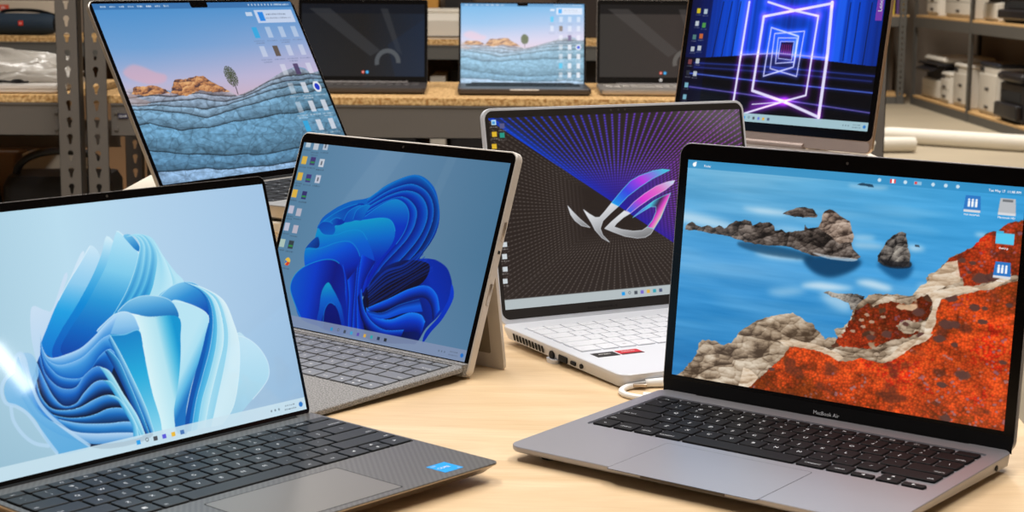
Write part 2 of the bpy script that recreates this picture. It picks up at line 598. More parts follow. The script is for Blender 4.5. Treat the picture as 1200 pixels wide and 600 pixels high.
def paint_coast():
    p = Paint(560, 350, 1.6)
    U, V = p.U / 1000, p.V / 1000
    p.grad([(0, '66abd0'), (.2, '58a6d6'), (.45, '3f95d2'), (.75, '2f86c4'), (1, '2a7ab8')])
    side = np.clip((U - .25) * 1.4, 0, 1) * np.clip(1 - V * 1.1, 0, 1)
    p.blend(side * .75, hexc('2a9ade'))
    n = vnoise(U * 5, V * 42, 11, 4)
    p.c += ((n - .5) * .13)[..., None]
    n2 = vnoise(U * 3, V * 14, 12, 3)
    p.blend(np.clip((n2 - .52) * 3.2, 0, 1) * np.clip(1.1 - V, 0, 1) * .38, hexc('a4cfe8'))

    def foam(P, a=.8, bl=5, c='dcecf5'):
        p.poly(P, c, a, smooth=6, blur=bl * 4 + 8)
    # foam streaks
    foam([(-20, 242), (81, 252), (166, 279), (162, 303), (54, 295), (-21, 282)], .7)
    foam([(189, 195), (271, 192), (330, 196), (320, 208), (245, 211)], .85, 3)
    foam([(275, 268), (342, 263), (408, 276), (356, 287)], .6)
    foam([(240, 388), (335, 385), (401, 390), (375, 402), (282, 405)], .75, 3)
    foam([(394, 508), (445, 488), (522, 490), (548, 497), (485, 515), (408, 517)], .9, 3)
    foam([(554, 466), (596, 451), (658, 470), (647, 487), (584, 479)], .85, 3)
    foam([(290, 554), (368, 528), (408, 536), (331, 569)], .5)
    foam([(453, 532), (524, 535), (547, 582), (523, 598), (475, 573)], .55, 5)
    foam([(536, 269), (590, 264), (596, 275), (546, 282)], .7, 3)
    foam([(537, 298), (612, 294), (628, 310), (549, 318)], .6, 3)
    foam([(695, 285), (728, 284), (743, 296), (706, 306)], .8, 3)
    foam([(512, 50), (574, 50), (628, 47), (599, 58), (525, 59)], .75, 2)
    foam([(877, 205), (907, 204), (907, 212), (884, 215)], .8, 2)
    foam([(741, 437), (784, 441), (771, 461), (733, 461)], .5, 4)
    foam([(-11, 415), (90, 439), (148, 477), (64, 483), (-9, 463)], .3, 12)
    foam([(119, 458), (284, 454), (445, 496), (287, 508), (150, 500)], .25, 12)
    # dark reflections below the stacks
    p.poly([(400, 383), (553, 366), (551, 411), (482, 460), (422, 443)], '0c3a60', .9, smooth=6, blur=16)
    p.poly([(616, 371), (708, 360), (706, 415), (673, 435), (633, 408)], '0c4a7c', .8, smooth=6, blur=16)
    p.poly([(197, 349), (333, 355), (413, 373), (409, 396), (281, 394), (193, 373)], '123c5c', .7, smooth=6, blur=10)
    # far islet and rock chain
    dk = rock_texture(p, '8c8078', '4e443e', '1a1614', 26, 3)
    br = rock_texture(p, 'c8b4a4', '8e7a6c', '3a2e28', 24, 7)
    p.poly(rough([(534, 47), (549, 38), (579, 42), (584, 53), (544, 50)], 1, 8), '24455c')
    p.poly(rough([(714, 279), (726, 279), (729, 288), (714, 286)], 1, 8), '3a4a58')
    p.poly(rough([(7, 321), (12, 297), (28, 283), (43, 297), (61, 302), (80, 292), (100, 301), (119, 286), (136, 299), (155, 273), (171, 256), (192, 256), (198, 248), (220, 253), (226, 271), (247, 253), (279, 249), (294, 265), (297, 284), (318, 274), (332, 287), (361, 275), (387, 268), (388, 241), (399, 258), (414, 253), (437, 242), (470, 237), (509, 239), (529, 281), (539, 327), (563, 357), (551, 370), (503, 374), (426, 375), (346, 349), (293, 350), (239, 354), (175, 340), (155, 331), (107, 327), (62, 322)], 3, 10, 2), dk[0, 0], tex=dk)
    p.poly(rough([(430, 250), (436, 227), (438, 197), (447, 173), (459, 164), (480, 176), (501, 196), (522, 208), (529, 244), (538, 272), (535, 298), (517, 301), (497, 312), (478, 292), (454, 269)], 3, 10, 4), 'b0a090', tex=br)
    p.poly(rough([(317, 205), (337, 187), (358, 173), (384, 166), (408, 170), (424, 195), (423, 206), (389, 211), (352, 212)], 2, 9, 4), '6a5c54', tex=dk)
    gr = rock_texture(p, 'b8b0a4', '716a64', '1e1c1c', 20, 19, 1.4)
    p.poly(rough([(613, 368), (612, 342), (625, 307), (635, 273), (651, 248), (675, 230), (687, 236), (691, 264), (698, 303), (705, 331), (704, 375), (666, 381), (631, 379)], 3, 9, 6), '8a8078', tex=gr)
    p.poly([(615, 356), (665, 359), (706, 353), (705, 378), (661, 389), (626, 380)], '1c1c20', .75, smooth=4, blur=3)
    p.poly([(418, 361), (477, 367), (551, 366), (537, 380), (465, 380)], 'dce4ea', .6, smooth=4, blur=2)
    p.poly(rough([(460, 531), (478, 520), (506, 526), (524, 523), (561, 517), (584, 523), (582, 569), (547, 590), (538, 561), (513, 551), (487, 545)], 3, 9, 6), '6e6660', tex=gr)
    # headland
    fl = flower_texture(p)
    HL = [(11, 1031), (-2, 1017), (32, 982), (58, 932), (78, 884), (82, 835), (92, 817), (132, 813), (155, 828), (188, 813), (205, 771), (231, 731), (264, 693), (309, 665), (335, 653), (374, 637), (396, 649), (415, 668), (436, 671), (445, 692), (462, 708), (478, 735), (488, 721), (499, 723), (516, 723), (502, 684), (531, 668), (547, 635), (553, 589), (571, 556), (594, 515), (628, 504), (677, 496), (716, 497), (734, 475), (756, 439), (754, 413), (781, 380), (801, 345), (811, 318), (847, 288), (877, 255), (894, 221), (915, 196), (937, 189), (950, 163), (971, 146), (1055, 107), (1064, 876), (1054, 1090), (581, 1125), (-21, 1098)]
    tan = rock_texture(p, 'dccdb8', 'a28d76', '4c3c2e', 17, 23, .8)
    p.poly(rough(HL, 4, 9, 3), 'a89078', tex=tan)
    F1 = [(238, 1045), (257, 985), (288, 951), (321, 894), (358, 832), (372, 791), (395, 782), (434, 785), (466, 790), (500, 802), (527, 818), (564, 810), (588, 790), (626, 797), (658, 797), (687, 773), (708, 724), (750, 697), (773, 667), (781, 640), (792, 580), (790, 537), (799, 499), (820, 482), (861, 460), (905, 437), (939, 425), (960, 403), (1040, 359), (1062, 632), (1054, 1090), (581, 1125), (231, 1117)]
    p.poly(rough(F1, 4, 9, 7), 'd85020', tex=fl)
    F2 = [(807, 337), (813, 321), (847, 291), (879, 254), (894, 221), (915, 196), (937, 189), (954, 159), (1055, 107), (1047, 350), (974, 363), (952, 380), (926, 399), (882, 427), (858, 425), (853, 397), (833, 386), (835, 343)]
    p.poly(rough(F2, 4, 9, 9), 'b84420', tex=np.clip(fl * np.array([.88, .8, .9]), 0, 1))
    F3 = [(550, 634), (560, 587), (582, 572), (596, 551), (614, 563), (638, 544), (669, 530), (713, 537), (740, 499), (772, 479), (777, 518), (772, 566), (759, 593), (726, 603), (702, 604), (679, 631), (705, 659), (747, 643), (720, 674), (682, 689), (647, 718), (611, 744), (574, 749), (536, 756), (498, 760), (514, 723), (532, 690)]
    mt = vnoise(U * 22, V * 17, 61, 4)
    dk3 = fl * np.array([.8, .72, .8])
    for lo_, cc, am in ((.58, '4e3a2c', .85), (.66, 'c4a888', .9)):
        k3 = (np.clip((vnoise(U * 26, V * 20, int(lo_ * 100), 3) - lo_) * 14, 0, 1) * am)[..., None]
        dk3 = dk3 * (1 - k3) + (hexc(cc) * (.6 + mt[..., None] * .8)) * k3
    dk3 = np.clip(dk3, 0, 1)
    p.poly(rough(F3, 6, 7, 12), '8c4420', tex=dk3)
    rs = random.Random(5)
    for x, ((u, v), r) in enumerate(zip([(321, 902), (891, 511), (921, 509), (821, 596), (844, 592), (758, 659), (806, 660), (919, 566), (983, 484), (879, 796), (823, 851), (842, 988), (741, 561), (708, 618), (657, 672), (613, 696), (848, 323), (877, 329), (870, 369), (903, 389), (936, 376), (849, 677), (980, 720), (827, 484)], (5, 9, 5, 12, 9, 9, 9, 7, 6, 12, 8, 9, 10, 5, 9, 7, 6, 5, 4, 14, 10, 5, 6, 10))):
        for _ in range(7):
            p.poly(rough([(u + r * 2.2 * math.cos(a) * rs.uniform(.5, 1) + rs.uniform(-4, 4), v + r * 2.6 * math.sin(a) * rs.uniform(.4, .8)) for a in [k * .9 for k in range(7)]], 4, 6, int(x)), ('5a3a34', '4a2c2a', '6a4438')[_ % 3], .5, blur=1)
    # bare sand track
    sd = rock_texture(p, 'efe0cc', 'd8c0a4', 'a88c70', 30, 31, .6, .3)
    for P_ in ([(763, 481), (790, 458), (847, 430), (905, 420), (937, 397), (965, 364), (982, 354), (975, 383), (939, 421), (883, 442), (833, 472), (801, 492), (796, 515), (790, 551), (792, 594), (781, 640), (762, 644), (764, 600), (776, 554), (779, 511)],
               [(685, 736), (707, 699), (753, 660), (771, 635), (786, 646), (769, 679), (732, 708), (705, 750), (677, 785), (639, 794), (676, 756)],
               [(333, 768), (380, 758), (446, 760), (480, 768), (517, 783), (538, 801), (524, 819), (487, 797), (448, 786), (395, 786), (355, 787)],
               [(232, 913), (260, 923), (283, 949), (263, 992), (237, 1022), (220, 1010), (228, 961)],
               [(720, 492), (742, 445), (765, 430), (758, 398), (786, 379), (803, 341), (835, 325), (841, 363), (849, 412), (817, 432), (772, 475)]):
        p.poly(rough(P_, 2, 9, 3), 'd8c4a8', .92, tex=sd)
    for x, (u, v) in enumerate([(504, 726), (521, 711), (580, 628), (594, 603), (610, 630), (641, 602), (703, 634), (678, 704), (632, 766), (586, 656), (557, 681)]):
        p.poly(rough([(u - 8, v), (u - 4, v - 7), (u + 6, v - 8), (u + 9, v + 2), (u + 1, v + 6)], 2.5, 5, x), 'c4ae96', .75)
    # menu bar and icons
    p.poly([(0, 0), (1000, 0), (1000, 37), (0, 37)], '2f8abf', .72)
    p.disc(22, 20, 6, 'ffffff'); p.disc(26, 11, 2.5, 'ffffff')
    for i, u in enumerate((598, 637, 672, 708, 750, 785, 818)):
        if i == 1: p.rect(u - 8, 12, u + 8, 28, 'd83a3a'); p.rect(u - 3, 12, u + 3, 28, 'ffffff')
        elif i == 3: p.rect(u - 12, 13, u + 10, 27, 'c8dcec', .6); p.rect(u - 10, 15, u - 3, 25, 'e04040')
        else: p.disc(u, 20, 5, 'eef6fb', .8)
    def drive(u, v, blue):
        p.poly([(u - 20, v - 34), (u + 20, v - 34), (u + 24, v + 34), (u - 24, v + 34)], '2f78c4' if blue else 'b9bcc0')
        p.rect(u - 23, v + 24, u + 23, v + 34, 'd8dade')
        if blue:
            for k in (-10, 0, 10): p.rect(u + k - 3, v - 12, u + k + 3, v + 12, 'f4f8fc'); p.disc(u + k, v - 17, 3, 'f4f8fc')
        else: p.rect(u - 14, v - 30, u + 14, v - 20, '707478')
    drive(862, 86, True); drive(955, 86, False); drive(957, 345, True)
    p.rect(932, 193, 980, 238, '57c8ee'); p.rect(932, 186, 952, 196, '40b4de')
    return p.final()


def taskbar(p, v0, col, alpha, icons, u_list, tray=True, clock='5a6a78'):
    p.rect(0, v0, 1000, 1000, col, alpha)
    vm = (v0 + 1000) / 2
    for u, c in zip(u_list, icons):
        if c == 'search':
            p.disc(u, vm - 3, 5, '59636c'); p.disc(u, vm - 3, 3, col)
        else:
            p.rect(u - 6, vm - 9, u + 6, vm + 9, c)
    if tray:
        for i, u in enumerate((880, 893, 906)): p.disc(u, vm, 3, clock, .7)
        p.caption(945, vm - 11, 34, clock, .8, 6, 3); p.caption(945, vm + 5, 40, clock, .8, 6, 4)
        p.disc(983, vm, 7, '2a78c8')


def paint_pale_bloom():
    p = Paint(640, 400, 1.6)
    U, V = p.U / 1000, p.V / 1000
    p.grad([(0, 'a4c8da'), (.35, 'b9dcee'), (.65, 'b0d0ea'), (1, 'a2c4e4')], (1, 0))
    p.blend(np.clip((V - .55) * 1.6, 0, 1) * np.clip(1.1 - U * .6, 0, 1) * .55, hexc('7fa9c0'))
    p.blend(np.clip((V - .3) * 1.2, 0, 1) * np.clip((U - .7) * 3, 0, 1) * .5, hexc('90aecc'))

    def f(P, stops, ax, rim=None, a=1., w=2.2):
        P = [tuple(q) for q in P]
        p.poly(P, '000000', a, smooth=6, stops=stops, axis=ax)
        if rim: p.line(spline(P + P[:1], 5)[:int(len(P) * 5 * rim[1])], w, rim[0], .75)
    # faint wings, far left
    f([(229, 377), (264, 396), (285, 394), (334, 273), (343, 278), (316, 347), (281, 440), (246, 505), (228, 594), (216, 584), (213, 490)], [(0, 'c8def2'), (1, 'b8d6f0')], [(229, 377), (256, 568)])
    f([(265, 470), (328, 333), (391, 199), (399, 211), (347, 337), (295, 461), (264, 510)], [(0, 'd0e6f6'), (1, 'c0def4')], [(391, 199), (265, 503)])
    # petals leaning up
    f([(423, 171), (380, 242), (342, 302), (297, 383), (258, 468), (233, 529), (236, 576), (265, 604), (316, 517), (368, 393), (421, 302), (445, 220)],
      [(0, 'cae6f6'), (.35, '8ecbee'), (.6, '1f9fe2'), (1, '0a70cc')], [(435, 173), (245, 579)], ('dff1fa', .25))
    f([(475, 142), (494, 184), (472, 278), (410, 375), (358, 476), (311, 583), (266, 598), (262, 553), (296, 484), (353, 396), (412, 293), (449, 214)],
      [(0, 'cdeaf7'), (.25, '66bde8'), (.55, '0a8ad6'), (1, '0a52b8')], [(478, 153), (267, 585)], ('d6eef8', .2))
    f([(508, 127), (521, 140), (559, 218), (546, 286), (514, 357), (472, 431), (405, 512), (348, 565), (310, 589), (288, 576), (288, 543), (326, 478), (370, 414), (416, 335), (458, 257), (488, 176)],
      [(0, 'b4e2f5'), (.3, '7fcbec'), (.55, '2796d6'), (.8, '0a66c0'), (1, '0a44a6')], [(540, 151), (319, 592)], ('e2f4fa', .3))
    f([(525, 148), (546, 148), (565, 191), (564, 219), (552, 210), (538, 182)], [(0, '78c4ea'), (1, '1272c0')], [(530, 145), (561, 218)])
    cs = [[(535, 153), (557, 157), (568, 191), (559, 232), (532, 308), (494, 387), (444, 466)],
          [(543, 151), (568, 159), (581, 190), (578, 229), (559, 303), (527, 377), (467, 465)],
          [(551, 149), (581, 158), (596, 200), (594, 246), (575, 317), (547, 381), (500, 452)],
          [(561, 147), (594, 161), (611, 207), (613, 257), (598, 322), (575, 388), (542, 447)],
          [(572, 149), (605, 174), (631, 250), (644, 321), (643, 378), (620, 423), (597, 468)],
          [(572, 149), (610, 174), (633, 251), (660, 324), (680, 368), (655, 406), (627, 446)]]
    for i in range(4, -1, -1):
        A_, B_ = cs[i], cs[i + 1]
        p.ribbon(A_, B_, ([(0, 'a8e0f2'), (.4, '8ad2ee'), (1, 'c4ecf8')] if i < 4 else [(0, '6cc4e6'), (.5, 'b4e4f4'), (1, 'a0d6ee')]), edge='d8f4fa',
                 estops=([(0, '2a9ed8'), (.4, '0c78c4'), (1, '30a8dc')] if i < 3 else [(0, 'aedff0'), (1, 'c0e8f6')]))
    # domes and fan
    f([(594, 417), (634, 383), (674, 370), (713, 382), (740, 425), (744, 488), (732, 529), (696, 491), (648, 451)],
      [(0, '8ccdee'), (.4, '2f8fd4'), (1, '0a4cb0')], [(653, 366), (720, 518)], ('b8e2f4', .5))
    # right body bands from outside in
    Tt = [[(682, 372), (743, 411), (795, 474), (813, 570), (818, 664), (799, 787), (761, 915), (714, 981)],
          [(682, 372), (737, 410), (779, 463), (791, 565), (784, 647), (757, 746), (720, 856), (678, 980)],
          [(682, 372), (734, 412), (770, 468), (778, 562), (766, 654), (730, 757), (691, 865), (656, 977)],
          [(682, 372), (731, 412), (759, 466), (761, 558), (743, 655), (707, 762), (666, 865), (634, 977)],
          [(682, 372), (728, 415), (750, 471), (748, 554), (723, 657), (684, 762), (646, 866), (615, 978)],
          [(682, 372), (725, 417), (740, 479), (733, 558), (703, 659), (665, 764), (627, 868), (599, 976)]]
    f([(810, 628), (847, 649), (880, 698), (899, 763), (895, 822), (867, 866), (815, 917), (755, 972), (714, 981), (736, 842)], [(0, 'bfe2f2'), (.6, 'a9d6ea'), (1, '9ccbe4')], [(847, 652), (752, 971)], ('d8eef8', .6))
    bands = [([(0, 'e4f5fa'), (.7, 'cdeaf5'), (1, 'b4def0')], [(0, 'c4e4f0'), (1, 'd0ecf6')]),
             ([(0, '9fdaf0'), (1, '7cc8e8')], [(0, '8fd0ea'), (1, 'a8dcf0')]),
             ([(0, 'd4f0f8'), (1, 'a6dcf0')], [(0, 'b8e4f2'), (1, '8ed2ec')]),
             ([(0, '6cc6e8'), (1, '3aa4dc')], [(0, '5abce6'), (1, '3aa6dc')]),
             ([(0, '1c80cc'), (1, '0a62b8')], [(0, '1480cc'), (1, '0a5cb0')])]
    for i, (sa, sb) in enumerate(bands):
        p.ribbon(Tt[i], Tt[i + 1], sa, estops=sb, edge='e0f5fb')
    f([(734, 522), (711, 610), (673, 716), (629, 839), (593, 963), (602, 977), (640, 850), (688, 720), (728, 593)], [(0, '0a60b8'), (1, '0a4ca4')], [(734, 522), (596, 965)])
    f([(633, 440), (689, 468), (736, 525), (715, 604), (681, 700), (645, 787), (614, 878), (592, 970), (569, 966), (575, 873), (599, 767), (626, 660), (639, 545)],
      [(0, 'b8e4f3'), (.35, 'aadff2'), (.7, '5cb8e4'), (1, '1a72c0')], [(613, 700), (680, 739)], ('dcf4fa', .2))
    f([(465, 447), (501, 414), (541, 401), (580, 407), (617, 426), (637, 456), (642, 511), (592, 502), (536, 485), (493, 467)],
      [(0, '84c4e8'), (.5, '4a9fd8'), (1, '1d74ba')], [(567, 404), (567, 496)], ('bfe4f4', .5))
    f([(499, 462), (554, 488), (642, 509), (636, 599), (621, 695), (598, 795), (573, 883), (563, 965), (532, 962), (524, 896), (520, 797), (518, 691), (519, 604), (516, 533), (510, 489)],
      [(0, 'd4f1f7'), (.5, 'b2e2f0'), (.8, '4ab8e0'), (1, '0f94d0')], [(521, 657), (628, 654)], ('f0fbfd', .06))
    f([(395, 509), (425, 479), (456, 455), (485, 452), (508, 471), (517, 512), (516, 536), (481, 542), (450, 544), (421, 537)],
      [(0, 'b4dbf4'), (.6, '86c0ea'), (1, '5aa2dc')], [(480, 450), (470, 549)], ('d8eefa', .6))
    # dark hollow below the curls
    p.poly([(233, 562), (275, 600), (347, 606), (431, 539), (466, 573), (483, 699), (498, 877), (490, 966), (343, 965), (259, 877), (219, 758), (214, 657)], '0d2040', 1, smooth=5)
    f([(422, 533), (471, 542), (516, 536), (519, 604), (518, 691), (520, 797), (528, 904), (522, 958), (497, 951), (483, 803), (464, 693), (447, 599)],
      [(0, '1484c8'), (.4, '24a8da'), (1, '86d2ec')], [(471, 542), (509, 943)], ('7fd0ee', .2))
    # right ends of the waves: fan strips
    fan = [([(431, 535), (450, 613), (471, 716), (493, 841), (503, 948)], [(424, 551), (438, 631), (454, 725), (476, 850), (492, 949)], [(0, '9cd8f0'), (1, '0a68bc')]),
           ([(418, 591), (441, 639), (458, 733), (476, 850), (489, 951)], [(407, 595), (423, 661), (440, 749), (459, 859), (479, 951)], [(0, '3aa4dc'), (1, '083c8c')]),
           ([(384, 651), (410, 678), (436, 775), (463, 867), (476, 951)], [(384, 651), (398, 696), (420, 784), (447, 875), (464, 950)], [(0, 'b4e4f4'), (1, '56b4dc')]),
           ([(386, 706), (409, 720), (432, 802), (451, 877), (464, 950)], [(386, 706), (402, 738), (421, 812), (440, 887), (451, 950)], [(0, '8cd4ee'), (1, '2a92cc')]),
           ([(392, 769), (415, 779), (438, 831), (454, 898), (456, 951)], [(392, 769), (418, 798), (431, 843), (443, 902), (440, 953)], [(0, '9cdcf2'), (1, '3c9ed4')])]
    # waves: each pair of curves is one sheet seen on its side
    Wv = [[(239, 483), (236, 523), (242, 564), (258, 582), (290, 580), (341, 564), (388, 525), (426, 486), (463, 457)],
          [(236, 509), (235, 549), (244, 585), (268, 612), (301, 614), (340, 601), (376, 570), (405, 543), (430, 532)],
          [(232, 535), (236, 576), (245, 612), (267, 655), (300, 675), (331, 677), (360, 651), (388, 610), (421, 588), (439, 621)],
          [(228, 561), (230, 628), (249, 680), (274, 707), (307, 710), (337, 671), (370, 647), (391, 656), (407, 698)],
          [(215, 590), (227, 667), (242, 731), (264, 772), (298, 772), (327, 737), (361, 706), (391, 707), (416, 742), (434, 789)],
          [(206, 621), (207, 708), (227, 767), (262, 788), (305, 790), (352, 771), (387, 764), (415, 779), (440, 818), (454, 864)],
          [(192, 650), (198, 738), (224, 789), (267, 819), (314, 830), (348, 828), (385, 818), (423, 827), (445, 854), (465, 923)],
          [(181, 667), (195, 761), (227, 803), (265, 832), (310, 855), (376, 874), (425, 882), (454, 898), (472, 946)],
          [(169, 683), (193, 776), (233, 829), (278, 876), (333, 901), (400, 919), (448, 935), (466, 954)],
          [(157, 706), (185, 800), (231, 868), (278, 910), (327, 940), (394, 955), (445, 957)]]
    wc = [([(0, 'b4d8f6'), (.35, '86bdec'), (1, '3a8ed8')], None),
          ([(0, '7ab8ec'), (.3, '3f96dc'), (1, '0d60bc')], None),
          ([(0, '5aa4e4'), (.4, '1268c4'), (1, '08347e')], None),
          ([(0, '4f98e0'), (.4, '1260bc'), (1, '0a2456')], None),
          ([(0, '6cb0ec'), (.35, '1a70c8'), (.8, '0b2350'), (1, '101828')], None),
          ([(0, '66b0ea'), (.4, '1568bc'), (.85, '0b2044'), (1, '101624')], None),
          ([(0, '5aaae8'), (.45, '1264b4'), (1, '0c2c58')], None),
          ([(0, '86c0ee'), (.5, '2f88d2'), (1, '14589c')], None),
          ([(0, 'b4d4f2'), (.5, '86b8e4'), (1, '4a90d0')], None)]
    for i, (sa, sb) in enumerate(wc):
        p.ribbon(Wv[i], Wv[i + 1], sa, edge='a6d2f4')
    for A_, B_, st in fan: p.ribbon(A_, B_, st, edge='c8ecf8')
    # pale body lower left and its looped outlines
    f([(169, 552), (206, 555), (215, 624), (197, 685), (198, 772), (240, 841), (280, 897), (314, 948), (271, 955), (225, 946), (200, 891), (184, 807), (151, 744), (123, 722), (115, 681), (125, 638)],
      [(0, '9cc8e8'), (.4, '6fb4e4'), (1, '58a8de')], [(165, 550), (248, 947)], None, .9)
    f([(170, 545), (187, 557), (192, 618), (196, 691), (210, 755), (247, 826), (221, 812), (191, 756), (178, 686), (175, 613)], [(0, 'c8e0f2'), (1, '3a8ede')], [(175, 547), (215, 783)], None, .85)
    for Q in ([(148, 605), (119, 636), (109, 672), (114, 716), (139, 737), (165, 774), (185, 833), (204, 892), (221, 941)],
              [(125, 736), (125, 788), (142, 845), (168, 887), (202, 908)],
              [(150, 593), (165, 550), (181, 548), (185, 602), (190, 670), (202, 746), (230, 814), (276, 889), (312, 941)]):
        p.line(spline(Q, 6), 9, 'b8d8f2', .75)
    taskbar(p, 948, 'c9e2ee', .86, ('2a9ee8', 'search', '4a5058', '5a5ad8', 'e8b83a', '4a78b8'), (452, 478, 503, 530, 558, 586))
    return p.final()


def paint_deep_bloom():
    p = Paint(440, 294, 1.5)
    U, V = p.U / 1000, p.V / 1000
    p.grad([(0, '6089a6'), (.4, '6f93b2'), (.75, '6288a6'), (1, '55809f')], (1, 0))
    p.blend(np.clip((V - .5) * 1.4, 0, 1) * .4, hexc('7c98ba'))
    p.poly([(400, 0), (520, 0), (330, 500), (180, 500)], '7fa0ba', .28, blur=8)
    p.poly([(720, 0), (760, 0), (640, 700), (560, 1000), (520, 1000), (600, 700)], '7697b0', .25, blur=6)

    def f(P, stops, ax, rim=None, a=1.):
        P = [tuple(q) for q in P]
        p.poly(P, '000000', a, smooth=6, stops=stops, axis=ax)
        if rim: p.line(spline(P + P[:1], 5)[:int(len(P) * 5 * rim[1])], 3.2, rim[0], .8)
    X = lambda q: q
    f([(180, 432), (232, 349), (307, 292), (394, 258), (456, 190), (520, 141), (584, 111), (639, 122), (693, 170), (728, 246), (747, 323), (746, 394), (730, 454), (709, 506), (697, 543), (668, 655), (576, 761), (365, 755), (207, 596)],
      [(0, '0a70c4'), (.5, '0a48b8'), (1, '0c1a60')], [(420, 218), (633, 639)])
    f([(621, 583), (670, 548), (730, 529), (777, 530), (831, 560), (865, 620), (875, 670), (869, 732), (841, 807), (801, 875), (777, 950), (741, 967), (541, 983), (481, 824), (518, 682)],
      [(0, '0b1440'), (.45, '0c2478'), (.75, '0a36b0'), (1, '0a30a0')], [(546, 811), (873, 618)])
    cs = [[(388, 268), (457, 194), (521, 145), (585, 115), (637, 132), (691, 184), (732, 267), (741, 368), (718, 469), (662, 589), (577, 725)],
          [(397, 290), (474, 215), (551, 169), (603, 163), (661, 192), (701, 249), (717, 327), (707, 417), (678, 506), (612, 620), (545, 731)],
          [(401, 307), (483, 237), (558, 200), (620, 206), (664, 245), (688, 304), (687, 376), (666, 451), (627, 532), (567, 637), (521, 735)],
          [(405, 330), (473, 270), (540, 234), (591, 246), (634, 294), (641, 365), (623, 439), (589, 507), (535, 606), (500, 712)],
          [(399, 359), (460, 291), (519, 251), (571, 267), (602, 316), (605, 388), (584, 463), (540, 551), (503, 648), (479, 733)]]
    sc = [[(0, '1190d4'), (.3, '0a74c8'), (1, '0a3aa8')], [(0, '168cd4'), (.4, '0a54c0'), (1, '0c2c98')], [(0, '1290d0'), (.5, '0a4cc0'), (1, '0a2c9c')], [(0, '1492d0'), (.5, '0a50c4'), (1, '0a2aa0')]]
    es = [[(0, '0a2c98'), (.5, '0c1a60'), (1, '101038')], [(0, '0a44c0'), (1, '101450')], [(0, '0a48c8'), (1, '0c1c70')], [(0, '0a50d0'), (1, '0a2490')]]
    for i in range(4): p.ribbon(cs[i], cs[i + 1], sc[i], estops=es[i], edge='1e90dc')
    f(cs[4] + [(442, 718), (347, 574), (345, 427)], [(0, '128acc'), (.35, '0a40c0'), (1, '0a2ab0')], [(473, 270), (529, 635)], ('1a98dc', .5))
    # inner petals
    f([(261, 439), (297, 405), (387, 383), (475, 357), (526, 363), (557, 413), (558, 476), (531, 544), (501, 603), (478, 689), (451, 761), (354, 665), (274, 539)],
      [(0, '10a0cc'), (.3, '0a70cc'), (.6, '0a36b4'), (1, '161a68')], [(370, 386), (479, 733)], ('1aa4d8', .4))
    for i, Q in enumerate(([(195, 420), (245, 366), (305, 321), (368, 294), (390, 318), (342, 371), (280, 408)], [(297, 405), (311, 348), (354, 309), (396, 304), (380, 347), (354, 388)],
                           [(223, 425), (258, 388), (306, 404), (276, 427)], [(343, 380), (350, 333), (386, 300), (412, 301), (396, 345), (387, 383)])):
        f(Q, [(0, '0a4cb8'), (1, '0c86cc')] if i % 2 else [(0, '0c7cc8'), (1, '0a3ca8')], [Q[0], Q[3]], ('1590d4', .4))
    f([(175, 451), (195, 420), (239, 418), (268, 452), (254, 487), (202, 494)], [(0, '0a50b4'), (1, '0c68c4')], [(195, 420), (238, 494)], ('1488d0', .4))
    f([(177, 460), (218, 487), (278, 478), (332, 447), (390, 438), (427, 469), (469, 531), (496, 595), (481, 665), (472, 758), (387, 659), (205, 588)],
      [(0, '0c96cc'), (.35, '0a68d0'), (1, '0a38c0')], [(297, 443), (396, 703)], ('1496d4', .45))
    f([(141, 579), (165, 528), (191, 505), (207, 554), (175, 573)], [(0, '0c5cb8'), (1, '0a3484')], [(141, 541), (201, 570)])
    f([(141, 579), (213, 563), (291, 518), (353, 504), (399, 538), (429, 597), (453, 693), (443, 763), (371, 707), (256, 658), (176, 695)],
      [(0, '0c84cc'), (.3, '0a5cd4'), (.7, '0a30b0'), (1, '1a1660')], [(227, 528), (381, 729)], ('1494d4', .45))
    # column of pleats to the right of the arch
    pl = [[(346, 629), (381, 729), (409, 860), (430, 979)], [(388, 705), (415, 791), (435, 901), (453, 983)], [(420, 635), (434, 742), (454, 874), (474, 983)],
          [(425, 561), (437, 696), (461, 827), (499, 983)], [(498, 585), (470, 690), (474, 789), (504, 891), (541, 987)]]
    for i in range(4): p.ribbon(pl[i], pl[i + 1], [(0, '0a5ce0'), (.3, '0a3cc4'), (1, '0c2288')], edge='1478e0')
    # arch petal lower left
    f([(206, 951), (154, 877), (113, 801), (117, 734), (150, 681), (208, 638), (268, 614), (318, 620), (358, 664), (385, 751), (438, 977), (326, 973)],
      [(0, '0a5cc8'), (.35, '0a44c8'), (.7, '102088'), (1, '0a2ca0')], [(127, 798), (399, 794)], ('12a0d4', .62))
    f([(299, 969), (282, 871), (275, 785), (295, 735), (328, 766), (363, 810), (398, 867), (426, 979)], [(0, '10a4c8'), (.35, '0a6ccc'), (1, '0a30a8')], [(291, 736), (369, 973)])
    f([(321, 969), (311, 884), (327, 839), (360, 851), (393, 904), (412, 973)], [(0, '0c1c80'), (1, '0a1870')], [(323, 841), (369, 973)], ('1484d8', .5))
    # dark centre and lower right folds
    f([(498, 784), (498, 703), (531, 625), (602, 568), (678, 547), (752, 560), (739, 651), (651, 729), (570, 807), (527, 842)], [(0, '0a34a4'), (.3, '12205c'), (.6, '17142c'), (1, '141230')], [(501, 603), (657, 754)])
    for k in range(8):
        a = k / 7
        Q = [(U0 * (1 - a) + U1 * a, V0 * (1 - a) + V1 * a) for (U0, V0), (U1, V1) in zip([(495, 731), (557, 630), (637, 580), (700, 499)], [(524, 825), (600, 756), (699, 649), (773, 583)])]
        p.line(spline(Q, 8), 4.5 if k % 3 else 9, '1548c0', .6 - .04 * k)
